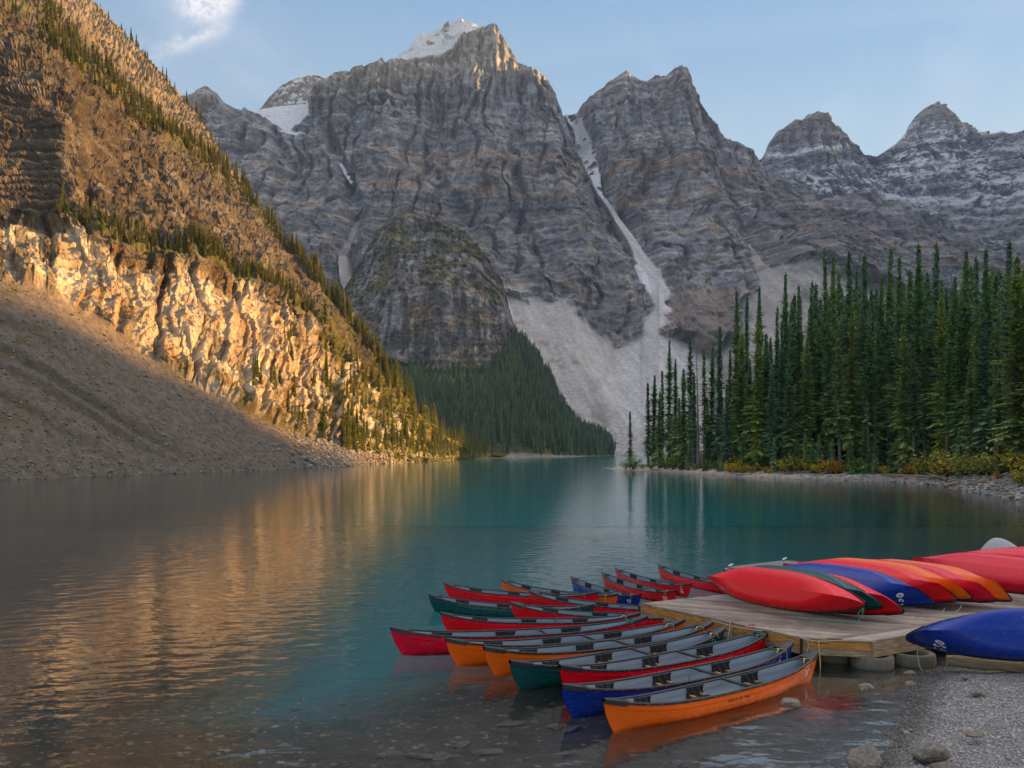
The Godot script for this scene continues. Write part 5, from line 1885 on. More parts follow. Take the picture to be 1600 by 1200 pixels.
func build_trees() -> void:
	var green := Vector3(0.068, 0.133, 0.061)
	var green2 := Vector3(0.145, 0.230, 0.085)
	var olive := Vector3(0.119, 0.156, 0.051)
	var olive2 := Vector3(0.230, 0.272, 0.071)
	var blue := Vector3(0.076, 0.136, 0.093)
	var blue2 := Vector3(0.136, 0.207, 0.139)
	var yel := Vector3(0.14, 0.19, 0.032)
	var yel2 := Vector3(0.22, 0.26, 0.045)
	# prototypes, 30 m tall and scaled where they stand
	var kinds := []
	kinds.append([conifer(1, 30, 5.0, 0.04, 0.92, green, green2), "dense dark green"])
	kinds.append([conifer(2, 30, 4.4, 0.10, 0.86, green, olive2), "dark green"])
	kinds.append([conifer(3, 30, 4.8, 0.16, 0.80, blue, blue2), "blue-green"])
	kinds.append([conifer(4, 30, 4.0, 0.30, 0.70, green, green2), "thin bare-stemmed"])
	kinds.append([conifer(5, 30, 5.4, 0.06, 0.90, olive, olive2), "olive green"])
	kinds.append([conifer(6, 30, 4.2, 0.22, 0.62, olive, green2), "sparse olive"])
	kinds.append([conifer(7, 30, 3.8, 0.12, 0.84, blue, green2), "narrow dark"])
	kinds.append([conifer(8, 30, 4.6, 0.03, 0.84, yel, yel2), "bright yellow-green"])
	kinds.append([conifer(9, 30, 5.6, 0.05, 0.55, green, green, 5, 0.5, true), "dead grey"])
	var young := conifer(10, 8, 2.9, 0.02, 0.95, Vector3(0.07, 0.15, 0.05), Vector3(0.13, 0.22, 0.075), 5, 0.24)
	var young2 := conifer(12, 8, 2.5, 0.02, 0.9, green2, blue2, 5, 0.26)
	# ---- the stand on the right shore. x in the photograph, top, metres back from the water, kind
	var front := [
		[985, 642, 4.5, 6], [1013, 597, 7, 6], [1022, 585, 11, 0], [1035, 578, 8, 5], [1046, 530, 13, 0], [1056, 560, 8, 1], [1068, 575, 6, 4], [1079, 522, 13, 2], [1091, 527, 8, 8], [1101, 545, 10, 5], [1112, 540, 15, 0], [1124, 508, 14, 6], [1136, 600, 6.5, 2], [1152, 452, 17, 1], [1166, 462, 22, 6], [1171, 560, 10, 0], [1188, 447, 18, 0], [1184, 498, 8, 7], [1197, 520, 12, 0], [1212, 478, 21, 3], [1205, 570, 7.5, 2], [1226, 424, 20, 0], [1233, 560, 9, 1], [1248, 445, 24, 1], [1266, 438, 21, 3], [1282, 475, 26, 0], [1291, 387, 15, 3], [1300, 400, 22, 5], [1312, 500, 8, 5], [1326, 390, 20, 2], [1338, 420, 27, 0], [1352, 395, 18, 6], [1356, 480, 8, 3], [1361, 520, 9, 5], [1388, 385, 21, 3], [1376, 440, 28, 0], [1405, 400, 13, 1], [1413, 505, 7, 4], [1420, 420, 26, 0], [1438, 378, 18, 0], [1428, 520, 9, 3], [1465, 377, 20, 2], [1470, 447, 14, 7], [1480, 520, 10, 3], [1452, 450, 26, 1], [1490, 430, 27, 0], [1510, 390, 18, 1], [1527, 398, 26, 2], [1517, 560, 7, 5], [1543, 385, 17, 0], [1537, 470, 11, 6], [1556, 450, 12, 5], [1575, 376, 21, 2], [1560, 560, 8, 3], [1590, 400, 11, 4], [1608, 385, 15, 0], [1625, 400, 12, 1], [1584, 470, 24, 1], [1648, 380, 20, 2], [1670, 395, 14, 4], [1695, 385, 18, 0], [1720, 392, 14, 1], [1260, 530, 12, 4], [1222, 500, 16, 2], [1295, 470, 14, 1], [1330, 470, 15, 4], [1372, 500, 13, 1], [1395, 470, 17, 2], [1445, 480, 16, 5], [1500, 470, 15, 0], [1530, 500, 14, 4], [1158, 520, 13, 4], [1140, 545, 13, 1], [1085, 580, 9.5, 1], [1030, 610, 5.5, 4], [1062, 620, 5.2, 6]]
	front.sort_custom(func(a, b): return a[0] < b[0])
	var seen := {}
	for q in front:
		var k: int = q[3]
		var w := bank_at(q[0], q[2])
		var d := -w.z
		var topy: float = EYE + (YH - q[1]) * d / F
		var h: float = topy - w.y
		var nk: int = seen.get(k, 0)
		seen[k] = nk + 1
		var where := "%s conifer fronting the right shore, %s such from the left" % [kinds[k][1], nth(nk)]
		var lab: String = where
		if k == 8:
			lab = "dead grey leafless conifer with drooping branches at the left end of the right-shore stand"
		elif q[0] < 1000:
			lab = "lone narrow conifer at the tip of the wooded point, left of the stand"
		elif k == 7 and q[0] < 1300:
			lab = "bright yellow-green conifer in the left half of the right-shore stand"
		elif k == 7:
			lab = "bright yellow-green conifer in the right half of the right-shore stand"
		var s := h / 30.0
		var sw := clampf(pow(s, 0.45), 0.5, 1.1) * rng.randf_range(0.95, 1.3)
		tree_thing(kinds[k][0], lab, w, Vector3(sw, s, sw), rng.randf() * TAU, "conifers on the right shore", M.leaf)
	# deeper rows that close the stand
	var nd := {}
	for k in 100:
		var c := lerpf(1015.0, 1760.0, sqrt((k + rng.randf()) / 100.0))
		var s := rng.randf_range(24, 75)
		if c < 1120.0:
			s = rng.randf_range(13, 30)
		var w := bank_at(c, s)
		var edge := lerpf(640.0, 405.0, smoothstep(1000.0, 1330.0, c)) + rng.randf_range(5, 70)
		var h := clampf(EYE + (YH - edge) * -w.z / F - w.y, 8.0, 40.0)
		var kind: Array = kinds[[0, 1, 2, 6, 4, 0][rng.randi() % 6]]
		nd[kind[1]] = nd.get(kind[1], -1) + 1
		var sc := h / 30.0
		var sw := clampf(pow(sc, 0.5), 0.6, 1.2) * 1.45
		tree_thing(kind[0], "%s conifer deep in the right-shore stand, %s such from the left" % [kind[1], nth(nd[kind[1]])], w, Vector3(sw, sc, sw), rng.randf() * TAU, "conifers deep in the right-shore stand", M.leaf)
	# beyond the trees one can tell apart the stand goes on as one dark mass
	var xfd := []
	var ccd := []
	var dm := far_conifer(24, 2, 0.018)
	for k in 420:
		var c := lerpf(1040.0, 1800.0, sqrt(rng.randf()))
		var s := rng.randf_range(30, 110) if c > 1150.0 else rng.randf_range(18, 34)
		var w := bank_at(c, s)
		var edge := lerpf(640.0, 440.0, smoothstep(1000.0, 1330.0, c)) + rng.randf_range(0, 120)
		var h := clampf(EYE + (YH - edge) * -w.z / F - w.y, 8.0, 42.0)
		xfd.append(Transform3D(Basis(Vector3.UP, rng.randf() * TAU).scaled(Vector3(h * 0.62, h, h * 0.62)), w))
		var b := rng.randf_range(0.7, 1.3)
		ccd.append(Color(0.075 * b, 0.135 * b, 0.065 * b))
	stuff("forest", dm, M.leaf, xfd, ccd, "dark mass of conifers filling the stand behind the right shore", "forest")
	# young trees in front
	var ny := 0
	for q in [[1100, 5.5, 4.0], [1128, 5.5, 5.0], [1245, 7, 5.5], [1258, 7, 6.5], [1270, 6.5, 5.0], [1280, 7.5, 6.0], [1236, 6.5, 4.5], [1300, 7, 5.5], [1330, 6, 5.0], [1368, 7, 5.5], [1392, 6, 4.5], [1408, 6.5, 6.0], [1350, 7.5, 7.0], [1210, 6.5, 6.0], [1450, 7, 5.0], [1500, 8, 6.0], [1160, 6.5, 5.5], [1075, 5, 5.0]]:
		var w := bank_at(q[0], q[1])
		var s: float = q[2] / 8.0
		tree_thing(young if ny % 2 == 0 else young2, "young bushy conifer on the right shore, %s such in the row" % nth(ny), w, Vector3(s, s, s), rng.randf() * TAU, "young conifers on the right shore", M.leaf)
		ny += 1
	# shrubs along the bank
	var sh := [shrub_mesh(1, Vector3(0.40, 0.31, 0.02), Vector3(0.62, 0.46, 0.03)), shrub_mesh(2, Vector3(0.17, 0.21, 0.035), Vector3(0.36, 0.35, 0.06)), shrub_mesh(3, Vector3(0.08, 0.17, 0.035), Vector3(0.17, 0.28, 0.05)), shrub_mesh(4, Vector3(0.45, 0.20, 0.03), Vector3(0.55, 0.32, 0.04))]
	var sn := ["yellow", "olive", "green", "orange"]
	var ns := {}
	for q in [[978, 3.0, 2.0, 2], [990, 3.2, 2.6, 2], [1003, 4, 1.4, 1], [1018, 4, 1.6, 2], [1040, 4.5, 3.0, 2], [1052, 4.8, 2.8, 2], [1066, 5.2, 1.8, 2], [1085, 5, 1.6, 1], [1105, 5.2, 1.5, 2], [1122, 5.4, 2.0, 2], [1140, 5.2, 1.7, 0], [1152, 5.4, 2.2, 0], [1163, 5.4, 2.0, 0], [1176, 5.4, 1.6, 3], [1196, 5.8, 1.3, 3], [1203, 6, 1.2, 0], [1228, 6.4, 2.3, 0], [1240, 6.6, 2.6, 1], [1254, 6.8, 2.4, 1], [1262, 6.6, 2.0, 0], [1275, 6.6, 1.7, 0], [1292, 6.6, 2.3, 0], [1303, 6.8, 2.4, 3], [1312, 7, 1.8, 0], [1336, 8, 2.4, 1], [1352, 8.2, 2.2, 1], [1370, 7, 1.5, 1], [1388, 7, 1.7, 0], [1405, 7.2, 1.6, 2], [1420, 7, 1.6, 3], [1438, 7.4, 2.2, 0], [1450, 7.8, 2.8, 1], [1458, 8.6, 4.0, 1], [1468, 7.6, 2.5, 0], [1482, 8, 3.0, 1], [1496, 8.2, 2.5, 0], [1510, 8.4, 2.6, 1], [1522, 8.6, 2.2, 1], [1536, 9, 2.0, 1], [1548, 9.2, 2.6, 1], [1560, 9.5, 2.2, 2], [1572, 10, 2.6, 1], [1585, 10.5, 2.8, 1], [1598, 10, 2.4, 0], [1594, 4.8, 1.4, 1], [1602, 5.0, 1.6, 0], [1560, 6.3, 0.8, 3], [1612, 6, 1.6, 1], [1630, 6, 1.8, 1]]:
		var k: int = q[3]
		var i: int = ns.get(k, 0)
		ns[k] = i + 1
		var w := bank_at(q[0], q[1])
		var o := thing("shrub", "%s shrub on the right bank, %s such from the left" % [sn[k], nth(i)], "shrub", w, "shrubs on the right bank")
		var s: float = q[2] * rng.randf_range(0.9, 1.25)
		o.scale = Vector3(s * 1.15, s, s * 1.15)
		o.rotation.y = rng.randf() * TAU
		part("foliage", sh[k][0], M.leaf, o)
		part("stems", sh[k][1], M.bark, o)
	build_far_trees()

func build_far_trees() -> void:
	var fm := [far_conifer(21, 2, 0.030), far_conifer(22, 2, 0.034), far_conifer(23, 2, 0.026)]
	var tr := far_trunk()
	var mats := []
	for q in [Vector3(0.17, 0.18, 0.035), Vector3(0.21, 0.205, 0.035), Vector3(0.13, 0.155, 0.04), Vector3(0.2, 0.16, 0.04)]:
		var m := vertex_mat(0.8, 0.2)
		m.albedo_color = Color(q.x, q.y, q.z).linear_to_srgb()
		m.backlight_enabled = true
		m.backlight = Color(0.6, 0.6, 0.2)
		mats.append(m)
	# the left mountain: [from x, to x, line from, line to, how many, smallest, tallest]
	var spots := []
	var r := RandomNumberGenerator.new()
	r.seed = 77
	for q in [[535, 740, 0.12, 0.95, 330, 5, 13], [500, 690, 0.95, 2.0, 150, 5, 11], [380, 520, 1.02, 1.25, 34, 4, 9], [430, 640, 1.3, 1.95, 46, 3, 7], [88, 300, 2.02, 2.20, 130, 3, 7], [290, 490, 2.01, 2.22, 230, 4, 8], [200, 480, 2.3, 3.4, 40, 2, 4], [0, 130, 3.95, 4.3, 70, 4, 8], [60, 360, 3.90, 4.22, 380, 5, 9.5], [300, 360, 3.6, 4.0, 24, 4, 7], [350, 500, 4.3, 5.05, 110, 6, 12], [480, 620, 3.6, 5.05, 170, 6, 13], [600, 760, 1.0, 5.05, 260, 7, 14], [150, 350, 4.9, 5.05, 46, 5, 11], [140, 330, 4.4, 4.9, 40, 2.5, 5], [0, 90, 1.1, 1.6, 12, 2, 3]]:
		for k in q[4]:
			var c := r.randf_range(q[0], q[1])
			var rr := r.randf_range(q[2], q[3])
			if q[2] == 0.12 and c < 560.0:
				rr = r.randf_range(0.7, 0.95)
			if q[2] == 0.12 and rr < smoothstep(690.0, 560.0, c) * 0.75:
				continue
			var w := hill_at(c, rr)
			var h := r.randf_range(q[5], q[6]) * (0.75 + 0.25 * r.randf())
			spots.append([w, h, h / -w.z, c, rr])
	spots.sort_custom(func(a, b): return a[2] > b[2])
	# the ones that show largest are trees of their own, the rest one mass
	var own := 100
	var chosen := spots.slice(0, own)
	chosen.sort_custom(func(a, b): return a[3] < b[3])
	var nn := {}
	for q in chosen:
		var zone := "by the left shore below the golden cliff" if q[4] < 1.0 else ("on the golden cliff itself" if q[4] < 2.0 else "on the left mountain above the cliff")
		var i: int = nn.get(zone, 0)
		nn[zone] = i + 1
		var h: float = q[1]
		var o := thing("conifer", "%s large conifer from the left %s" % [nth(i), zone], "tree", q[0], "separate conifers on the left mountain")
		o.scale = Vector3(h, h, h) * Vector3(r.randf_range(0.85, 1.2), 1, r.randf_range(0.85, 1.2))
		o.rotation.y = r.randf() * TAU
		var mi: int = r.randi() % 3
		part("crown", fm[r.randi() % 3], mats[mi], o)
		part("trunk", tr, M.bark, o)
	var xf := []
	var cc := []
	for q in spots.slice(own):
		var h: float = q[1]
		xf.append(Transform3D(Basis(Vector3.UP, r.randf() * TAU).scaled(Vector3(h * r.randf_range(0.85, 1.25), h, h * r.randf_range(0.85, 1.25))), q[0]))
		var g := r.randf_range(0.7, 1.3)
		cc.append(Color(0.16 * g, 0.165 * g, 0.036 * g) if r.randf() < 0.985 else Color(0.2, 0.10, 0.03))
	stuff("mountain_trees", fm[1], M.leaf, xf, cc, "small conifers growing in bands on the ledges of the left mountain", "trees")
	# forest on the far shore below the round buttress
	xf = []
	cc = []
	var gap := noise(811, 0.012, 3)
	for k in 5200:
		var c := r.randf_range(520, 985)
		var rr := pow(r.randf(), 0.85) * 1.0
		if c < 640.0:
			rr = r.randf_range(0.1, 0.82)
		if rr < 0.02:
			continue
		if rr > 0.55 and c < 600.0 + 30.0 * r.randf():
			continue
		var w := knob_at(c, rr)
		var g := gap.get_noise_3dv(w)
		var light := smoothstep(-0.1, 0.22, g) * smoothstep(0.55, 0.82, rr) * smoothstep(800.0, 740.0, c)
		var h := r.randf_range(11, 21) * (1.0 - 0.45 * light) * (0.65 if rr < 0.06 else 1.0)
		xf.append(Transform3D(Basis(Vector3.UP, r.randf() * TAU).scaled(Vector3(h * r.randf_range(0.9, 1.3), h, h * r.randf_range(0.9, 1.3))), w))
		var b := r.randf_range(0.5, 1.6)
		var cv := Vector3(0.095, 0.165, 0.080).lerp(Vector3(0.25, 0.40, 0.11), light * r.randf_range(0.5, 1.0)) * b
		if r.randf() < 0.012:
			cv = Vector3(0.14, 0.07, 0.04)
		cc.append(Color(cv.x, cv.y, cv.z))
	for k in 420:
		var c := r.randf_range(600, 770)
		var rr := r.randf_range(2.25, 3.0)
		if gap.get_noise_2d(c * 0.8, rr * 60.0) < 0.0:
			continue
		var w := knob_at(c, rr)
		var h := r.randf_range(3, 9)
		xf.append(Transform3D(Basis(Vector3.UP, r.randf() * TAU).scaled(Vector3(h * 1.3, h, h * 1.3)), w))
		var b := r.randf_range(0.7, 1.3)
		cc.append(Color(0.10 * b, 0.135 * b, 0.04 * b))
	stuff("forest", fm[0], M.leaf, xf, cc, "dense dark conifer forest covering the far shore below the buttress", "forest")

# ---------------------------------------------------------------- canoes: five metres long, x along the keel, y up from the keel
const CL := 5.0
const SEC_FULL := [[0.0, 0.0], [0.30, 0.045], [0.55, 0.09], [0.74, 0.15], [0.87, 0.235], [0.945, 0.33], [0.985, 0.48], [1.0, 0.63], [0.995, 0.81], [0.985, 1.0]]
const SEC_VEE := [[0.0, 0.0], [0.10, 0.06], [0.22, 0.15], [0.34, 0.25], [0.46, 0.36], [0.57, 0.47], [0.68, 0.58], [0.78, 0.70], [0.89, 0.84], [1.0, 1.0]]
var CM := {}

func hull_dims(a: float) -> Vector3:
	# keel height, gunwale height, half beam at a share of the half length
	return Vector3(0.045 * pow(a, 4.0), 0.36 + 0.20 * pow(a, 3.0), 0.312 * pow(maxf(0.0, 1.0 - pow(a, 2.5)), 0.86) + 0.012)

func hull_pt(s: float, w: float, side: float, inset := 0.0) -> Vector3:
	var a := absf(s)
	var d := hull_dims(a)
	var m := smoothstep(0.35, 1.0, a)
	var f := clampf(w, 0.0, 1.0) * 9.0
	var i := mini(int(f), 8)
	var t := f - i
	var fb := lerpf(lerpf(SEC_FULL[i][0], SEC_FULL[i + 1][0], t), lerpf(SEC_VEE[i][0], SEC_VEE[i + 1][0], t), m)
	var fh := lerpf(lerpf(SEC_FULL[i][1], SEC_FULL[i + 1][1], t), lerpf(SEC_VEE[i][1], SEC_VEE[i + 1][1], t), m)
	var rake := 0.19 * smoothstep(0.72, 1.0, a) * pow(1.0 - fh, 1.9) + 0.035 * smoothstep(0.8, 1.0, a) * (1.0 - fh)
	var z := maxf(d.z * fb - inset, 0.0)
	var y := d.x + (d.y - d.x) * fh + inset * 1.2 * (1.0 - fh)
	return Vector3(s * CL * 0.5 - signf(s) * (rake + inset * 0.5), y, side * z)

func hull_sheet(inset: float, rows: Array, inward: bool) -> ArrayMesh:
	var ns := 57
	var st: Array = []
	for k in ns:
		var t := -1.0 + 2.0 * k / (ns - 1)
		st.append(signf(t) * (1.0 - pow(1.0 - absf(t), 1.35)))
	var v := PackedVector3Array()
	var n := PackedVector3Array()
	var idx := PackedInt32Array()
	for side in [1.0, -1.0]:
		var base := v.size()
		var p := PackedVector3Array()
		for w in rows:
			for s in st:
				var q := hull_pt(s, w[0], side, inset)
				q.z += side * w[1] * smoothstep(1.0, 0.9, absf(s))
				p.append(q)
		var flip: bool = (side < 0.0) != inward
		var nn := grid_normals(p, ns, rows.size(), -1.0 if flip else 1.0)
		var ii := grid_index(ns, rows.size(), flip)
		for k in ii:
			idx.append(k + base)
		v.append_array(p)
		n.append_array(nn)
	return mesh_of(v, n, PackedColorArray(), idx)

func hull_on(x: float, y: float, side: float, off: float) -> Vector3:
	# the point of the outer skin at that length and height
	var s := clampf(x / (CL * 0.5), -0.999, 0.999)
	var w := 0.5
	for turn in 4:
		var lo := 0.0
		var hi := 1.0
		for k in 14:
			w = (lo + hi) * 0.5
			if hull_pt(s, w, side).y < y:
				lo = w
			else:
				hi = w
		s = clampf(s + (x - hull_pt(s, w, side).x) / (CL * 0.5), -0.985, 0.985)
	var p := hull_pt(s, w, side)
	var a := hull_pt(s + 0.01, w, side) - hull_pt(s - 0.01, w, side)
	var b := hull_pt(s, minf(w + 0.03, 1.0), side) - hull_pt(s, w - 0.03, side)
	var nn := a.cross(b).normalized() * side
	if nn.z * side < 0.0:
		nn = -nn
	return Vector3(x, p.y, p.z) + nn * off

func lettering(text: String, h: float, font: String, italic := false) -> Array:
	var key := text + font
	var f := SystemFont.new()
	f.font_names = PackedStringArray([font])
	f.font_weight = 700 if not italic else 400
	f.font_italic = italic
	var tm := TextMesh.new()
	tm.text = text
	tm.font = f
	tm.font_size = 48
	tm.pixel_size = h / 35.0
	tm.depth = 0.0
	tm.curve_step = 2.0
	var arr := tm.get_mesh_arrays()
	return arr

func decal(parent: Node, called: String, arr: Array, x0: float, y0: float, side: float, mat: Material, slant := 0.0) -> void:
	var v: PackedVector3Array = arr[Mesh.ARRAY_VERTEX]
	if v.size() == 0:
		return
	var o := PackedVector3Array()
	for q in v:
		o.append(hull_on(x0 + side * (q.x + q.y * slant), y0 + q.y, side, 0.004))
	part(called, mesh_of(o, PackedVector3Array(), PackedColorArray(), arr[Mesh.ARRAY_INDEX]), mat, parent)

func oval(rx: float, ry: float) -> Array:
	var v := PackedVector3Array([Vector3.ZERO])
	var idx := PackedInt32Array()
	for k in 24:
		v.append(Vector3(cos(TAU * k / 24) * rx, sin(TAU * k / 24) * ry, 0))
		idx.append_array([0, 1 + k, 1 + (k + 1) % 24])
	var a := []
	a.resize(Mesh.ARRAY_MAX)
	a[Mesh.ARRAY_VERTEX] = v
	a[Mesh.ARRAY_INDEX] = idx
	return a

func canoe_meshes() -> void:
	CM.hull = hull_sheet(0.0, [[0.0, 0], [0.055, 0], [0.11, 0], [0.2, 0], [0.3, 0], [0.4, 0], [0.5, 0], [0.6, 0], [0.7, 0], [0.79, 0], [0.825, 0.0], [0.832, 0.007], [0.86, 0.007], [0.94, 0.003], [1.0, 0]], false)
	CM.liner = hull_sheet(0.014, [[0.0, 0], [0.055, 0], [0.11, 0], [0.2, 0], [0.3, 0], [0.4, 0], [0.5, 0], [0.6, 0], [0.7, 0], [0.79, 0], [0.81, -0.006], [0.86, -0.006], [0.94, -0.002], [1.0, 0]], true)
	# gunwale: a rounded rail on each side
	CM.gunwale = []
	for side in [1.0, -1.0]:
		var st := SurfaceTool.new()
		st.begin(Mesh.PRIMITIVE_TRIANGLES)
		var ns := 49
		var prof := [[0.016, -0.026], [0.018, 0.004], [0.010, 0.013], [-0.014, 0.013], [-0.022, 0.004], [-0.020, -0.016]]
		var rings := []
		for k in ns:
			var s := -0.995 + 1.99 * k / (ns - 1)
			var p := hull_pt(s, 1.0, side)
			var tan_ := hull_pt(minf(s + 0.01, 0.999), 1.0, side) - hull_pt(maxf(s - 0.01, -0.999), 1.0, side)
			var o := Vector3(-tan_.z, 0, tan_.x).normalized()
			if o.z * side < 0.0:
				o = -o
			var ring := []
			for q in prof:
				ring.append(p + o * q[0] + Vector3.UP * q[1])
			rings.append(ring)
		for k in ns - 1:
			for i in prof.size():
				var i1 := (i + 1) % prof.size()
				quad(st, rings[k][i], rings[k + 1][i], rings[k + 1][i1], rings[k][i1], side < 0.0)
		CM.gunwale.append(st.commit())
	# deck plates with a lip down the outside
	CM.deck = []
	for e in [1.0, -1.0]:
		var st := SurfaceTool.new()
		st.begin(Mesh.PRIMITIVE_TRIANGLES)
		var n := 9
		var rows := []
		for k in n:
			var s: float = e * lerpf(0.865, 0.998, k / float(n - 1))
			var l := hull_pt(s, 1.0, 1.0)
			var r := hull_pt(s, 1.0, -1.0)
			var up := Vector3.UP * 0.016
			var lip := 0.022 if k > 0 else 0.02
			var crown := Vector3.UP * (0.026 + 0.008 * sin(PI * k / (n - 1)))
			rows.append([l + Vector3(0, -0.05, lip), l + up + Vector3(0, 0, lip), (l + r) * 0.5 + crown, r + up + Vector3(0, 0, -lip), r + Vector3(0, -0.05, -lip)])
		for k in n - 1:
			for i in 4:
				quad(st, rows[k][i], rows[k + 1][i], rows[k + 1][i + 1], rows[k][i + 1], e < 0.0)
		# nose
		var q: Array = rows[n - 1]
		var nose := Vector3(e * (CL * 0.5 + 0.016), q[2].y - 0.012, 0)
		for i in 4:
			st.set_normal(Vector3(e, 0.2, 0).normalized())
			for w in ([q[i], q[i + 1], nose] if e < 0.0 else [q[i], nose, q[i + 1]]):
				st.add_vertex(w)
		st.set_normal(Vector3.DOWN)
		CM.deck.append(st.commit())
	# carrying grip just inboard of each deck plate
	CM.grip = []
	for e in [1.0, -1.0]:
		var l := hull_pt(e * 0.835, 1.0, 1.0)
		CM.grip.append(tube_mesh([l + Vector3(0, 0, -0.02), Vector3(l.x, l.y + 0.004, 0), Vector3(l.x, l.y, -l.z + 0.02)], [0.014, 0.013, 0.014], 6))
	# seats: two hull pods, two ash rails, a woven panel between
	CM.seat = []
	for x in [-1.52, -0.28, 1.02]:
		var rails := []
		for dx in [-0.115, 0.115]:
			var s: float = (x + dx) / (CL * 0.5)
			var y := 0.205
			var half := absf(hull_on(x + dx, y, 1.0, 0.0).z) - 0.025
			var st := SurfaceTool.new()
			st.begin(Mesh.PRIMITIVE_TRIANGLES)
			add_box(st, Transform3D(Basis(), Vector3(x + dx, y, 0)), Vector3(0.046, 0.026, half * 2.0), 0.006)
			rails.append(st.commit())
		var half2 := absf(hull_on(x, 0.205, 1.0, 0.0).z) * 0.52
		var web := SurfaceTool.new()
		web.begin(Mesh.PRIMITIVE_TRIANGLES)
		add_box(web, Transform3D(Basis(), Vector3(x, 0.218, 0)), Vector3(0.20, 0.008, half2 * 2.0), 0.002)
		for k in 9:
			for dx in [-0.115, 0.115]:
				add_box(web, Transform3D(Basis(), Vector3(x + dx, 0.206, lerpf(-half2, half2, (k + 0.5) / 9.0))), Vector3(0.048, 0.032, half2 * 0.13), 0.003)
		var pods := []
		for side in [1.0, -1.0]:
			var st := SurfaceTool.new()
			st.begin(Mesh.PRIMITIVE_TRIANGLES)
			var g := []
			for j in 5:
				var row := []
				for i in 7:
					var xx: float = x + lerpf(-0.20, 0.20, i / 6.0) * (1.0 - 0.10 * sin(PI * j / 4.0))
					var yy := lerpf(hull_dims(absf(xx) / (CL * 0.5)).y - 0.022, 0.165, j / 4.0)
					row.append(hull_on(xx, yy, side, -0.034 - 0.006 * sin(i * 2.1) * sin(j * 1.7)))
				g.append(row)
			for j in 4:
				for i in 6:
					quad(st, g[j][i], g[j + 1][i], g[j + 1][i + 1], g[j][i + 1], side < 0.0)
			# returns to the hull at the ends and below
			for i in [0, 6]:
				for j in 4:
					var a: Vector3 = g[j][i]
					var b: Vector3 = g[j + 1][i]
					quad(st, a, b, b + Vector3(0, 0, side * 0.03), a + Vector3(0, 0, side * 0.03), (side > 0.0) == (i == 6))
			for i in 6:
				var a: Vector3 = g[4][i]
				var b: Vector3 = g[4][i + 1]
				quad(st, a, b, b + Vector3(0, -0.01, side * 0.035), a + Vector3(0, -0.01, side * 0.035), side > 0.0)
			# ribs pressed into the pod
			for i in [1, 3, 5]:
				tube(st, [g[0][i] + Vector3(0, 0, -side * 0.004), g[3][mini(i + 1, 6)] + Vector3(0, 0, -side * 0.004)], [0.008, 0.008], 4)
			pods.append(st.commit())
		CM.seat.append([rails, web.commit(), pods])
	# yoke
	var yx := 0.36
	var half3 := hull_pt(yx / (CL * 0.5), 1.0, 1.0).z - 0.01
	var yp := []
	for k in 9:
		var t := k / 8.0
		yp.append(Vector3(yx + 0.05 * sin(t * PI), 0.357 - 0.025 * sin(t * PI), lerpf(-half3, half3, t)))
	CM.yoke = tube_mesh(yp, [0.018, 0.022, 0.026, 0.024, 0.022, 0.024, 0.026, 0.022, 0.018], 6)
	# rivets along both rails
	var rv := SurfaceTool.new()
	rv.begin(Mesh.PRIMITIVE_TRIANGLES)
	for side in [1.0, -1.0]:
		for k in 17:
			var s := -0.84 + 1.68 * k / 16.0
			var p := hull_pt(s, 1.0, side)
			add_box(rv, Transform3D(Basis(), p + Vector3(0, -0.010, side * 0.019)), Vector3(0.011, 0.011, 0.006), 0.002)
	CM.rivets = rv.commit()

func canoe_body(o: Node3D, hull: Material, seats: bool) -> void:
	var h := part("hull", CM.hull, hull, o)
	part("liner", CM.liner, M.liner, o)
	for k in 2:
		part("gunwale", CM.gunwale[k], M.trim, o)
		part("deck_plate", CM.deck[k], M.trim, o)
		part("carrying_grip", CM.grip[k], M.trim, o)
	part("rivets", CM.rivets, M.steel, o)
	for s in CM.seat:
		var st := Node3D.new()
		st.name = "seat"
		o.add_child(st, true)
		for r in s[0]:
			part("rail", r, M.ash, st)
		part("webbing", s[1], M.web, st)
		for p in s[2]:
			part("hull_pod", p, M.pod, st)
	part("yoke", CM.yoke, M.trim, o)

func float_canoe(lx: float, ly: float, rx: float, ry: float, hull: Material, label: String) -> Node3D:
	# two tips of the gunwale as surveyed, left and right; the boat floats between them
	var sc := 1.0
	var a := Vector3.ZERO
	var b := Vector3.ZERO
	for k in 4:
		a = on_level(lx, ly, 0.485 * sc)
		b = on_level(rx, ry, 0.485 * sc)
		sc = a.distance_to(b) / CL
	var o := thing("canoe", label, "canoe", (a + b) * 0.5 + Vector3(0, (0.485 - 0.565) * sc - (a.y - a.y), 0) - Vector3(0, 0.485 * sc, 0), "canoes moored at the dock")
	o.position.y = -0.085 * sc
	var x := (b - a).normalized()
	var heel := rng.randf_range(-0.02, 0.02)
	o.basis = (Basis(x, Vector3.UP, x.cross(Vector3.UP)) * Basis(Vector3.RIGHT, heel)).scaled(Vector3(sc, sc, sc))
	canoe_body(o, hull, true)
	return o

func overturned_canoe(a: Vector3, b: Vector3, roll: float, hull: Material, label: String, sc := 0.0) -> Node3D:
	# a and b are the two tips
	if sc == 0.0:
		sc = a.distance_to(b) / CL
	var x := (b - a).normalized()
	var n := Vector3(-x.z, 0, x.x).normalized()
	var mid := (a + b) * 0.5
	if n.dot(-mid) < 0.0:
		n = -n
	var keel := (Vector3.UP - x * x.y).normalized() * cos(roll) + n * sin(roll)
	var y := -keel
	var z := x.cross(y)
	var o := thing("canoe", label, "canoe", mid - y * 0.588 * sc, "canoes turned over on the dock")
	o.basis = Basis(x, y, z) * Basis.from_scale(Vector3(sc, sc * 1.05, sc * 1.46))
	canoe_body(o, hull, true)
	return o

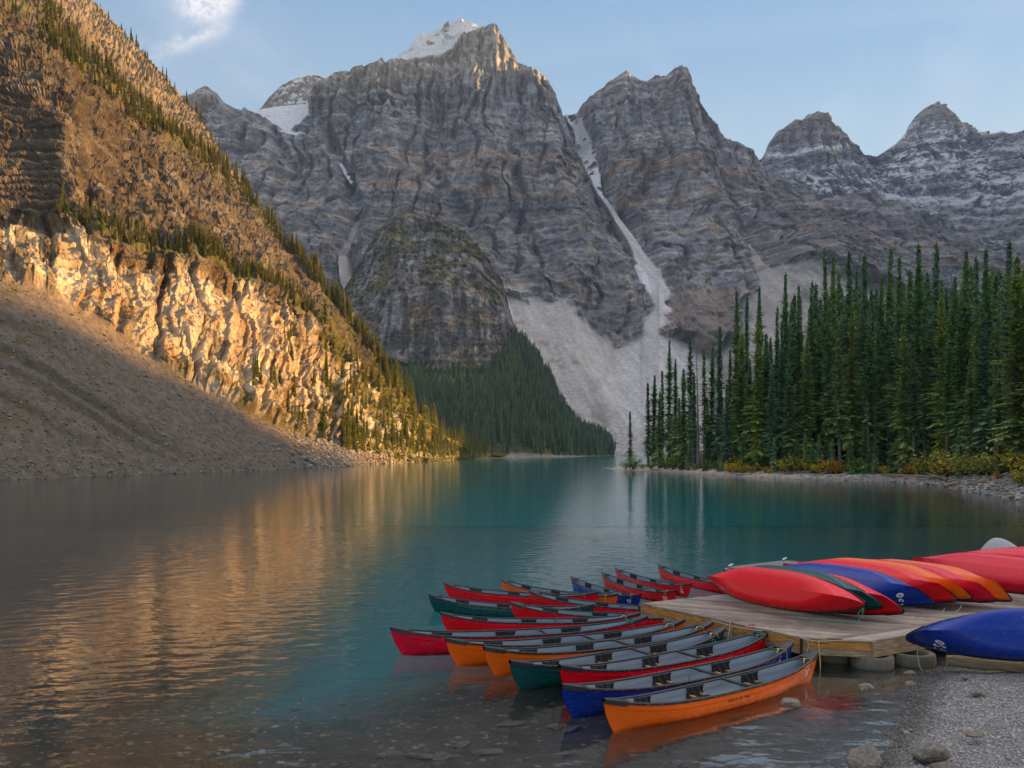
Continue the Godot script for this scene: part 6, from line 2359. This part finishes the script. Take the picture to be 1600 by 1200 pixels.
func side_to_camera(o: Node3D) -> float:
	# which side of the hull looks at the viewer
	var z := o.basis.z
	return 1.0 if z.dot(Vector3(0, EYE, 0) - o.position) > 0.0 else -1.0

func number_on(o: Node3D, text: String, from_right: bool, dist: float, y: float, h := 0.12, badge := true, side := 0.0) -> void:
	if side == 0.0:
		side = side_to_camera(o)
	var x := (CL * 0.5 - dist) * (1.0 if from_right else -1.0)
	decal(o, "number", lettering(text, h, "Droid Sans"), x, y, side, M.paint_white)
	if badge:
		decal(o, "badge", oval(0.52 * h, 0.30 * h), x, y - h * 0.95, side, M.paint_white)
		var arr := oval(0.30 * h, 0.15 * h)
		var v: PackedVector3Array = arr[Mesh.ARRAY_VERTEX]
		for i in v.size():
			v[i] += Vector3(0, 0, 0)
		var op := PackedVector3Array()
		for q in v:
			op.append(hull_on(x + side * q.x, y - h * 0.95 + q.y, side, 0.007))
		part("badge_centre", mesh_of(op, PackedVector3Array(), PackedColorArray(), arr[Mesh.ARRAY_INDEX]), M.paint_grey, o)

func knot(o: Node3D, right: bool, mat: Material, tail: float) -> void:
	# a short painter tied round the grip, with its end hanging
	var e := 1.0 if right else -1.0
	var p := hull_pt(e * 0.835, 1.0, 1.0)
	var sd := side_to_camera(o)
	var z := sd * absf(p.z)
	var st := SurfaceTool.new()
	st.begin(Mesh.PRIMITIVE_TRIANGLES)
	var c := Vector3(p.x, p.y, z * 0.25)
	var loop := []
	for k in 10:
		var a := TAU * k / 9.0
		loop.append(c + Vector3(cos(a) * 0.012, sin(a) * 0.028, 0.02 * sin(a * 2.0)))
	tube(st, loop, [0.010], 5)
	tube(st, [c + Vector3(0, 0.026, 0), c + Vector3(e * 0.03, 0.035, z * 0.5), c + Vector3(e * 0.05, 0.02, z * 0.85), c + Vector3(e * 0.05, -0.05, z * 0.98), c + Vector3(e * 0.06, -tail, z * 0.95)], [0.007], 5)
	tube(st, [c + Vector3(0, 0.026, 0), c + Vector3(-e * 0.05, 0.02, z * 0.3), c + Vector3(-e * 0.10, -0.03, z * 0.35)], [0.008], 5)
	part("rope", st.commit(), mat, o)

func build_canoes() -> void:
	canoe_meshes()
	var o: Node3D
	# floating, from the far row to the near one
	o = float_canoe(1028, 881, 1150, 908, M.hull_red, "farthest red canoe, half hidden by the overturned red canoe on the dock")
	o = float_canoe(962, 887, 1080, 912, M.hull_red, "red canoe numbered 5 at the far side of the dock")
	number_on(o, "5", true, 0.42, 0.36, 0.14)
	knot(o, true, M.rope_green, 0.32)
	o = float_canoe(941, 893, 1056.5, 922.5, M.hull_red, "red canoe numbered 30 at the far edge of the dock")
	number_on(o, "30", true, 0.48, 0.24, 0.14, false)
	knot(o, true, M.rope_pale, 0.3)
	o = float_canoe(892.5, 900, 1001, 928.5, M.hull_blue, "dark blue canoe numbered 17 between the far red and orange canoes")
	number_on(o, "17", true, 0.55, 0.25, 0.13, false)
	knot(o, true, M.rope_yellow, 0.2)
	o = float_canoe(783, 904, 965.6, 928, M.hull_orange, "farthest orange canoe, numbered 3, beside the dark blue canoe")
	number_on(o, "3", true, 0.70, 0.30, 0.13, false)
	knot(o, true, M.rope_yellow, 0.25)
	o = float_canoe(694, 910, 935, 924.5, M.hull_red, "red canoe between the farthest orange canoe and the green canoe")
	knot(o, true, M.rope_green, 0.1)
	o = float_canoe(669.5, 927, 929, 944, M.hull_green, "dark green canoe at the back left, its bow farthest left of the far row")
	knot(o, true, M.rope_green, 0.1)
	o = float_canoe(827, 922, 1082, 946, M.hull_red, "red canoe with small grey script on its stern, touching the plank dock")
	decal(o, "script", lettering("Prospect  16", 0.042, "Droid Sans", true), 2.02, 0.40, side_to_camera(o), M.paint_grey)
	o = float_canoe(797.5, 940, 1116, 955, M.hull_red, "red canoe whose stern reaches the left corner of the plank dock")
	knot(o, true, M.rope_green, 0.05)
	o = float_canoe(688, 956.5, 1000, 957, M.hull_red, "red canoe just behind the rose red canoe at the left end of the near row")
	knot(o, true, M.rope_pale, 0.05)
	o = float_canoe(610, 980, 1012, 962, M.hull_rose, "rose red canoe whose bow is farthest left of all")
	knot(o, true, M.rope_green, 0.3)
	o = float_canoe(697, 997.5, 1070, 966.5, M.hull_orange, "orange canoe next to the rose red canoe")
	knot(o, true, M.rope_pale, 0.05)
	o = float_canoe(756, 1010.6, 1114, 970.5, M.hull_orange, "orange canoe between another orange canoe and the near green canoe")
	knot(o, true, M.rope_yellow, 0.1)
	o = float_canoe(796, 1032, 1132, 979.5, M.hull_green, "near dark green canoe numbered 25 between the orange and red canoes")
	number_on(o, "25", true, 0.45, 0.36, 0.12, false)
	knot(o, true, M.rope_pale, 0.05)
	o = float_canoe(873, 1039, 1204, 981, M.hull_red, "nearest red canoe, between the green and blue canoes")
	knot(o, true, M.rope_green, 0.08)
	o = float_canoe(876, 1069, 1237.5, 1002, M.hull_blue, "near blue canoe with a small orange float inside")
	number_on(o, "2", true, 0.5, 0.35, 0.12, false)
	knot(o, true, M.rope_yellow, 0.3)
	var w := o.to_global(Vector3(0.02, 0.10, -0.02 * side_to_camera(o)))
	var bs := SphereMesh.new()
	bs.radius = 0.085
	bs.height = 0.16
	bs.radial_segments = 24
	bs.rings = 12
	var fl := thing("float", "small orange float lying in the near blue canoe", "float", w)
	part("ball", bs, M.buoy, fl, Transform3D(Basis(), Vector3(0, 0.06, 0)))
	part("cord", tube_mesh([Vector3(0, 0.13, 0), Vector3(0.01, 0.18, 0.0), Vector3(0.02, 0.26, 0.01)], [0.005], 4), M.trim, fl)
	o = float_canoe(942, 1092, 1276, 1017, M.hull_orange, "orange canoe numbered 22, nearest the viewer")
	number_on(o, "22", true, 0.46, 0.37, 0.125)
	knot(o, true, M.rope_yellow, 0.04)
	decal(o, "lettering", lettering("NORTH W   OLC   1MCI", 0.036, "Droid Sans"), 0.02, 0.235, side_to_camera(o), M.paint_black)
	# turned over on the dock, leaning on one another
	var u3 := Vector3(0.508, 0, 0.862)
	o = overturned_canoe(at(1115, 907, 22.0), at(1353, 945, 18.2), 1.20, M.hull_red, "glossy red canoe lying on its side, first on the left of the overturned canoes")
	o = stack_canoe(1378, 948, 0.88, 4.5, 0.86, 0.00, M.hull_green, "dark green overturned canoe numbered 13, second in the row on the dock")
	number_on(o, "13", true, 0.62, 0.36, 0.15)
	o = stack_canoe(1412, 956, 0.76, 4.7, 0.85, 0.02, M.hull_red, "red overturned canoe between the green and the blue one on the dock")
	o = stack_canoe(1460, 944, 0.78, 4.7, 0.75, 0.06, M.hull_blue, "blue overturned canoe numbered 6 among the row on the dock")
	number_on(o, "6", true, 0.62, 0.34, 0.16)
	o = stack_canoe(1495, 938, 0.80, 4.8, 0.75, 0.04, M.hull_red, "red overturned canoe between blue canoe 6 and orange canoe 16")
	o = stack_canoe(1519, 935, 0.82, 4.8, 0.72, 0.04, M.hull_orange, "orange overturned canoe numbered 16 in the row on the dock")
	number_on(o, "16", true, 0.62, 0.34, 0.16)
	o = stack_canoe(1556, 938, 0.78, 4.8, 0.70, 0.0, M.hull_rose, "red overturned canoe between the two orange ones on the dock")
	o = stack_canoe(1580, 938, 0.80, 4.7, 0.55, -0.06, M.hull_orange, "orange overturned canoe numbered 23 on the dock")
	number_on(o, "23", true, 0.58, 0.33, 0.16)
	o = overturned_canoe(at(1428, 889, 24.0), at(1428, 889, 24.0) + Vector3(2.55, -0.05, 4.16), 0.80, M.hull_rose, "red overturned canoe with a dark strap round it at the right edge")
	var strap := []
	for k in 15:
		var t := k / 14.0
		var side := 1.0 if t < 0.5 else -1.0
		strap.append(hull_pt(0.66, absf(t - 0.5) * 2.0, side) + Vector3(0, -0.006 if absf(t - 0.5) < 0.2 else 0.0, side * 0.012))
	part("strap", tube_mesh(strap, [0.012], 5), M.rope_grey, o)
	o = overturned_canoe(at(1478, 883, 26.0), at(1478, 883, 26.0) + Vector3(3.9, 0, 2.95), 0.65, M.hull_rose, "red overturned canoe behind the strapped one, lowest of the three at the right edge")
	o = overturned_canoe(at(1520, 880, 27.4), at(1520, 880, 27.4) + Vector3(4.1, 0, 2.7), 0.60, M.hull_red, "middle one of the three red canoes stacked at the right edge")
	o = overturned_canoe(at(1566, 875, 28.6), at(1566, 875, 28.6) + Vector3(4.2, 0.05, 2.5), 0.58, M.hull_rose, "topmost red canoe at the right edge, in front of the grey cover")
	# the blue one drawn up on the beach
	var tip := at(1416, 997, 16.95)
	var dirb := Vector3(4.55, 0.34, 1.75).normalized()
	o = overturned_canoe(tip, tip + dirb * 4.95, 1.12, M.hull_blue, "large blue canoe numbered 24 lying on its side on a log on the beach")
	number_on(o, "24", false, 0.55, 0.36, 0.15)

func stack_canoe(px: float, py: float, h: float, len: float, roll: float, turn: float, hull: Material, label: String) -> Node3D:
	var b := on_level(px, py, h)
	var d := Vector3(0.508, 0, 0.862).rotated(Vector3.UP, turn)
	return overturned_canoe(b - d * len, b, roll, hull, label)

# ---------------------------------------------------------------- stones, logs, ropes, the covered boat
func boulder(s: int, px: float, py: float, h: float, size: Vector3, turn: float, tone: Vector3, cuts: int, label: String, group := "") -> void:
	var w := on_level(px, py, h)
	var m := stone_mesh(s, 4, 1.0, cuts)
	var arr := m.surface_get_arrays(0)
	var n := noise(s, 2.0, 3)
	var cols := PackedColorArray()
	for v in arr[Mesh.ARRAY_VERTEX]:
		var k := 1.0 + 0.35 * n.get_noise_3dv(v * 1.5)
		cols.append(Color(tone.x * k, tone.y * k, tone.z * k))
	arr[Mesh.ARRAY_COLOR] = cols
	var am := ArrayMesh.new()
	am.add_surface_from_arrays(Mesh.PRIMITIVE_TRIANGLES, arr)
	var o := piece("boulder", am, M.stone, label, "rock", w, group)
	o.rotation.y = turn
	o.scale = size

func log_thing(a: Vector3, b: Vector3, r0: float, r1: float, mat: Material, label: String, branches := 0) -> void:
	var o := thing("driftwood_log", label, "log", a)
	var r := RandomNumberGenerator.new()
	r.seed = int(absf(a.x) * 100.0)
	var pts := []
	var rad := []
	for k in 9:
		var t := k / 8.0
		pts.append((b - a) * t + Vector3(r.randf_range(-1, 1), r.randf_range(-0.6, 0.6), r.randf_range(-1, 1)) * r0 * 0.3)
		rad.append(lerpf(r0, r1, t) * r.randf_range(0.88, 1.1))
	part("trunk", tube_mesh(pts, rad, 10), mat, o)
	for k in branches:
		var t := r.randf_range(0.2, 0.9)
		var p := (b - a) * t
		var d := Vector3(r.randf_range(-1, 1), r.randf_range(0.3, 1.0), r.randf_range(-1, 1)).normalized() * r.randf_range(0.6, 1.6)
		part("branch", tube_mesh([p, p + d * 0.5 + Vector3(0, 0.1, 0), p + d], [r0 * 0.45, r0 * 0.3, r0 * 0.12], 6), mat, o)

func build_small_things() -> void:
	var grey := Vector3(0.31, 0.275, 0.235)
	boulder(1001, 1351, 1192, 0.05, Vector3(0.24, 0.28, 0.22), 0.5, grey, 4, "large rounded boulder at the water's edge, bottom of the picture")
	boulder(1012, 1458, 1176, 0.20, Vector3(0.27, 0.155, 0.17), -0.15, grey * 0.95, 9, "large blocky boulder lying on the gravel beach")
	boulder(1003, 1235, 1098, 0.0, Vector3(0.20, 0.10, 0.13), 0.2, grey * 1.05, 6, "pale stone standing out of the water beside the nearest orange canoe")
	boulder(1004, 1353, 1075, 0.0, Vector3(0.17, 0.10, 0.14), 0.8, grey * 1.1, 6, "pale stone in the shallows in front of the corner tyre")
	boulder(1005, 1423, 1069, 0.0, Vector3(0.11, 0.06, 0.08), -0.3, Vector3(0.36, 0.26, 0.17), 5, "small tan stone in the shallows below the hanging rope")
	boulder(1006, 1423, 1052, 0.0, Vector3(0.13, 0.07, 0.09), 0.4, grey, 5, "small grey stone in the water under the tip of the blue canoe")
	boulder(1007, 1416, 1146, 0.02, Vector3(0.06, 0.04, 0.05), 0.0, Vector3(0.46, 0.43, 0.39), 5, "small whitish stone at the wet edge of the gravel")
	boulder(1008, 1423, 1142, 0.03, Vector3(0.05, 0.045, 0.05), 1.0, Vector3(0.36, 0.32, 0.28), 5, "small brown stone touching the whitish one at the wet edge")
	boulder(1009, 1528, 1082, 0.16, Vector3(0.14, 0.045, 0.10), 0.1, grey * 0.95, 4, "flat stone half buried in the gravel in the upper beach")
	boulder(1010, 1523, 1147, 0.22, Vector3(0.13, 0.035, 0.10), 0.3, Vector3(0.30, 0.245, 0.20), 4, "flat brownish stone half buried in the gravel right of the blocky boulder")
	boulder(1011, 1485, 1201, 0.16, Vector3(0.26, 0.08, 0.15), 0.1, grey * 0.8, 6, "dark flat stone cut by the bottom edge of the picture")
	boulder(1013, 1508, 1058, 0.14, Vector3(0.07, 0.04, 0.06), 0.3, grey, 4, "little grey stone on the gravel below the driftwood log")
	# flat stones lying under the water
	for q in [[799, 1122, 0.30, 0.3, "pale flat stone under the clear water left of the near blue canoe's bow"], [872, 1133, 0.26, -0.2, "dim flat stone under the reflection of the near blue canoe"], [895, 1140, 0.2, 0.5, "small flat stone under water against the dim one"], [760, 1172, 0.26, 0.1, "flat stone under water at the bottom centre"], [720, 1160, 0.22, 0.6, "dark flat stone under water above the bottom centre"], [656, 1176, 0.24, -0.1, "right one of two flat stones under water near the bottom edge"], [610, 1170, 0.22, 0.2, "left one of two flat stones under water near the bottom edge"], [690, 1178, 0.2, 0.4, "brown flat stone under water beside the pair near the bottom edge"]]:
		var w := on_level(q[0], q[1], -0.15)
		var y := beach_height(w.x, w.z)
		w = on_level(q[0], q[1], y)
		var m := stone_mesh(1100 + int(q[0]), 2, 1.0, 7)
		var arr := m.surface_get_arrays(0)
		var cols := PackedColorArray()
		for v in arr[Mesh.ARRAY_VERTEX]:
			cols.append(Color(0.16, 0.145, 0.11))
		arr[Mesh.ARRAY_COLOR] = cols
		var am := ArrayMesh.new()
		am.add_surface_from_arrays(Mesh.PRIMITIVE_TRIANGLES, arr)
		var o := piece("flat_stone", am, M.stone, q[4], "rock", Vector3(w.x, beach_height(w.x, w.z) + 0.03, w.z), "stones under the shallow water")
		o.scale = Vector3(q[2], 0.06, q[2] * 0.55)
		o.rotation.y = q[3]
	# logs
	log_thing(on_level(1476, 1032, 0.22), on_level(1640, 1046, 0.20), 0.11, 0.125, M.log, "thick peeled driftwood log under the blue canoe on the beach")
	log_thing(bank_at(1149, 1.2) + Vector3(0, 0.1, 0), bank_at(1266, 5.8) + Vector3(0, 0.25, 0), 0.16, 0.24, M.drift, "long pale driftwood trunk lying along the far bank, left of the middle")
	log_thing(bank_at(1378, 6.2) + Vector3(0, 0.1, 0), bank_at(1476, 6.4) + Vector3(0, 0.15, 0), 0.12, 0.16, M.log, "straight tan log on the bank below the yellow shrubs")
	log_thing(bank_at(1440, 7.4) + Vector3(0, 0.5, 0), bank_at(1481, 4.4) + Vector3(0, 0.1, 0), 0.10, 0.26, M.drift, "forked grey driftwood with raised branches on the bank", 4)
	log_thing(bank_at(1476, 0.2) + Vector3(0, 0.12, 0), bank_at(1500, 2.8) + Vector3(0, 0.2, 0), 0.24, 0.18, M.log, "short sawn log with its end at the water on the right bank")
	log_thing(bank_at(1512, 3.0) + Vector3(0, 0.1, 0), bank_at(1548, 6.0) + Vector3(0, 0.2, 0), 0.10, 0.2, M.log, "thin log ending in a grey root plate on the right bank", 2)
	log_thing(bank_at(1270, 4.0) + Vector3(0, 0.1, 0), bank_at(1296, 6.2) + Vector3(0, 0.4, 0), 0.18, 0.14, M.drift, "tilted pale log at the head of the small sandy path", 1)
	log_thing(bank_at(1332, 0.6) + Vector3(0, 0.05, 0), bank_at(1352, 0.9) + Vector3(0, 0.05, 0), 0.14, 0.10, M.drift, "dark short log at the waterline of the far bank")
	log_thing(bank_at(1016, 2.6) + Vector3(0, 0.1, 0), bank_at(1032, 2.2) + Vector3(0, 0.1, 0), 0.10, 0.16, M.drift, "small white log at the left end of the wooded point")
	log_thing(on_level(198, 741.6, 0.1), on_level(226, 740.6, 0.1), 0.2, 0.15, M.drift, "pale log lying at the foot of the scree on the left shore")
	# ropes of the dock
	var top: float = DK.top
	var p2: Vector2 = DK.p2
	var k1: Vector2 = DK.k1
	var a1: Vector2 = DK.a1
	var e := func(a: Vector2, b: Vector2, t: float, y: float, o: float) -> Vector3:
		var p := a.lerp(b, t)
		var d := (b - a).normalized()
		return Vector3(p.x - d.y * o, y, p.y + d.x * o)
	var pts := []
	for k in 13:
		var t := k / 12.0
		pts.append(e.call(p2, k1, lerpf(-0.02, 1.05, t), top - 0.01 - 0.05 * sin(t * PI * 2.0) * (1.0 - t) - 0.02 * sin(t * PI), 0.03))
	piece("rope", tube_mesh(pts, [0.009], 5), M.rope_pale, "pale rope strung along the front fascia of the dock", "rope")
	pts = []
	for k in 13:
		var t := k / 12.0
		pts.append(e.call(a1, p2, lerpf(0.50, 0.80, t), top - 0.04 - 0.03 * sin(t * PI), 0.04))
	piece("rope", tube_mesh(pts, [0.010], 5), M.rope_pale, "pale rope strung along the left fascia of the dock behind the sterns", "rope")
	var q1: Vector3 = e.call(p2, k1, 0.24, top - 0.02, 0.05)
	piece("rope", tube_mesh([q1 + Vector3(-0.03, 0.02, 0), q1 + Vector3(0.01, 0.03, 0.01), q1, q1 + Vector3(0.01, -0.2, 0.01), q1 + Vector3(0.02, -0.42, 0.05), q1 + Vector3(0.02, -0.56, 0.06)], [0.020, 0.022, 0.012, 0.010, 0.010, 0.010], 6), M.rope_yellow, "yellow rope knotted at the dock edge and hanging to the water by canoe 22", "rope")
	var q2: Vector3 = e.call(p2, k1, 0.09, top - 0.03, 0.05)
	piece("chain", tube_mesh([q2, q2 + Vector3(0, -0.07, 0), q2 + Vector3(0.012, -0.14, 0), q2 + Vector3(-0.01, -0.20, 0), q2 + Vector3(-0.015, -0.32, 0)], [0.012, 0.008, 0.014, 0.008, 0.012], 5), M.rope_grey, "short grey tether hanging on the dock front left of the yellow rope", "tether")
	var q3: Vector3 = e.call(a1, p2, 0.615, top - 0.02, 0.05)
	var rt := thing("mooring_rope", "tangle of tan rope with an orange clip on the left fascia of the dock", "rope", q3)
	part("strand", tube_mesh([Vector3(0, 0.03, 0), Vector3(0.0, -0.1, 0.0), Vector3(-0.05, -0.3, 0.03), Vector3(-0.09, -0.42, 0.04)], [0.012, 0.016, 0.010, 0.009], 6), M.rope_pale, rt)
	part("strand", tube_mesh([Vector3(0.02, 0.03, 0), Vector3(0.04, -0.12, 0.0), Vector3(0.02, -0.26, 0.03), Vector3(0.03, -0.38, 0.04)], [0.012, 0.016, 0.012, 0.009], 6), M.rope_grey, rt)
	part("clip", tube_mesh([Vector3(0.025, 0.04, 0.01), Vector3(0.03, -0.06, 0.015)], [0.016, 0.013], 6), M.rope_red, rt)
	part("loose_end", tube_mesh([Vector3(0.03, 0.04, -0.02), Vector3(0.10, 0.06, -0.06), Vector3(0.17, 0.05, -0.04), Vector3(0.22, 0.045, -0.1)], [0.012], 5), M.rope_green, rt)
	var q4: Vector3 = e.call(a1, p2, 0.74, top + 0.0, 0.02)
	var rr := thing("mooring_rope", "short red rope end with a green cord on the dock edge near the red stern", "rope", q4)
	part("red_end", tube_mesh([Vector3(-0.08, 0.03, 0), Vector3(0, 0.05, 0.01), Vector3(0.07, 0.04, 0)], [0.016, 0.014, 0.016], 6), M.rope_red, rr)
	part("green_cord", tube_mesh([Vector3(0, 0.04, 0.01), Vector3(0.0, -0.02, 0.05), Vector3(-0.01, -0.16, 0.06)], [0.009], 5), M.rope_green, rr)
	# green painters under the overturned canoes
	var g0 := on_level(1350, 950, 0.86)
	var gq := thing("painter_rope", "green rope hanging from the tip of the first red overturned canoe", "rope", g0)
	part("strand", tube_mesh([Vector3(0.02, 0.03, 0), Vector3(-0.10, -0.07, 0.02), Vector3(-0.13, -0.09, 0.02), Vector3(-0.10, -0.2, 0.03)], [0.010], 5), M.rope_green, gq)
	part("strand", tube_mesh([Vector3(0.0, 0.0, 0), Vector3(-0.06, -0.14, 0.05), Vector3(-0.15, -0.24, 0.1), Vector3(-0.25, -0.295, 0.1), Vector3(-0.6, -0.298, -0.1), Vector3(-1.3, -0.298, -0.5)], [0.008], 5), M.rope_green, gq)
	for q in [[1440, 956, "thin green rope under the tip of the blue overturned canoe", M.rope_green], [1476, 950, "thin dark rope under the tip of the red canoe beside the orange one numbered 16", M.rope_grey], [1502, 946, "thin tan rope under the tip of the orange canoe numbered 16", M.rope_pale]]:
		var w := on_level(q[0], q[1], 0.70)
		piece("painter_rope", tube_mesh([w, w + Vector3(-0.04, -0.07, 0.02), w + Vector3(-0.10, -0.12, 0.04), w + Vector3(-0.18, -0.142, 0.05)], [0.007], 5), q[3], q[2], "rope")
	var b0 := at(1433, 1008, 16.6)
	piece("painter_rope", tube_mesh([b0, b0 + Vector3(0.01, -0.2, 0.0), b0 + Vector3(0.03, -0.38, 0.02), b0 + Vector3(0.08, -0.47, 0.05)], [0.008], 5), M.rope_grey, "grey rope hanging from the blue canoe on the beach down to the water", "rope")
	var s0 := on_level(1076, 948, 0.56)
	# the boat under its cover
	var cb := thing("covered_boat", "boat under a grey peaked cover behind the stacked red canoes", "boat", on_level(1568, 884, 0.0))
	var st := SurfaceTool.new()
	st.begin(Mesh.PRIMITIVE_TRIANGLES)
	st.set_smooth_group(0)
	var na := 40
	var nr := 12
	var g := []
	for j in nr + 1:
		var row := []
		var t := j / float(nr)
		for i in na:
			var a := TAU * i / na
			var fold := 1.0 + 0.05 * sin(a * 5.0 + 0.6) * t + 0.03 * sin(a * 11.0) * t
			var rx := (1.55 if cos(a) > 0.0 else 0.72) * t * fold
			row.append(Vector3(cos(a) * rx - 0.25, 0.20 + 0.82 * pow(0.5 + 0.5 * cos(t * PI), 0.9 if cos(a) > 0.0 else 0.5), sin(a) * 0.75 * t * fold))
		g.append(row)
	for j in nr:
		for i in na:
			var i1 := (i + 1) % na
			for w in [g[j][i], g[j][i1], g[j + 1][i1], g[j][i], g[j + 1][i1], g[j + 1][i]]:
				st.add_vertex(w)
	st.generate_normals()
	part("cover", st.commit(), M.tarp, cb)
	part("seam", tube_mesh([Vector3(-0.27, 1.02, 0.02), Vector3(-0.30, 0.8, 0.24), Vector3(-0.32, 0.55, 0.45), Vector3(-0.33, 0.25, 0.72)], [0.02, 0.022, 0.022, 0.022], 5), M.rope_grey, cb)
	part("hull", box_mesh(2.1, 0.34, 1.3, 0.12), M.tarp, cb, Transform3D(Basis(), Vector3(0.2, 0.08, 0)))
	part("outboard_motor", box_mesh(0.13, 0.42, 0.2, 0.04), M.trim, cb, Transform3D(Basis(Vector3(0, 0, 1), 0.1), Vector3(-0.98, 0.30, 0.1)))
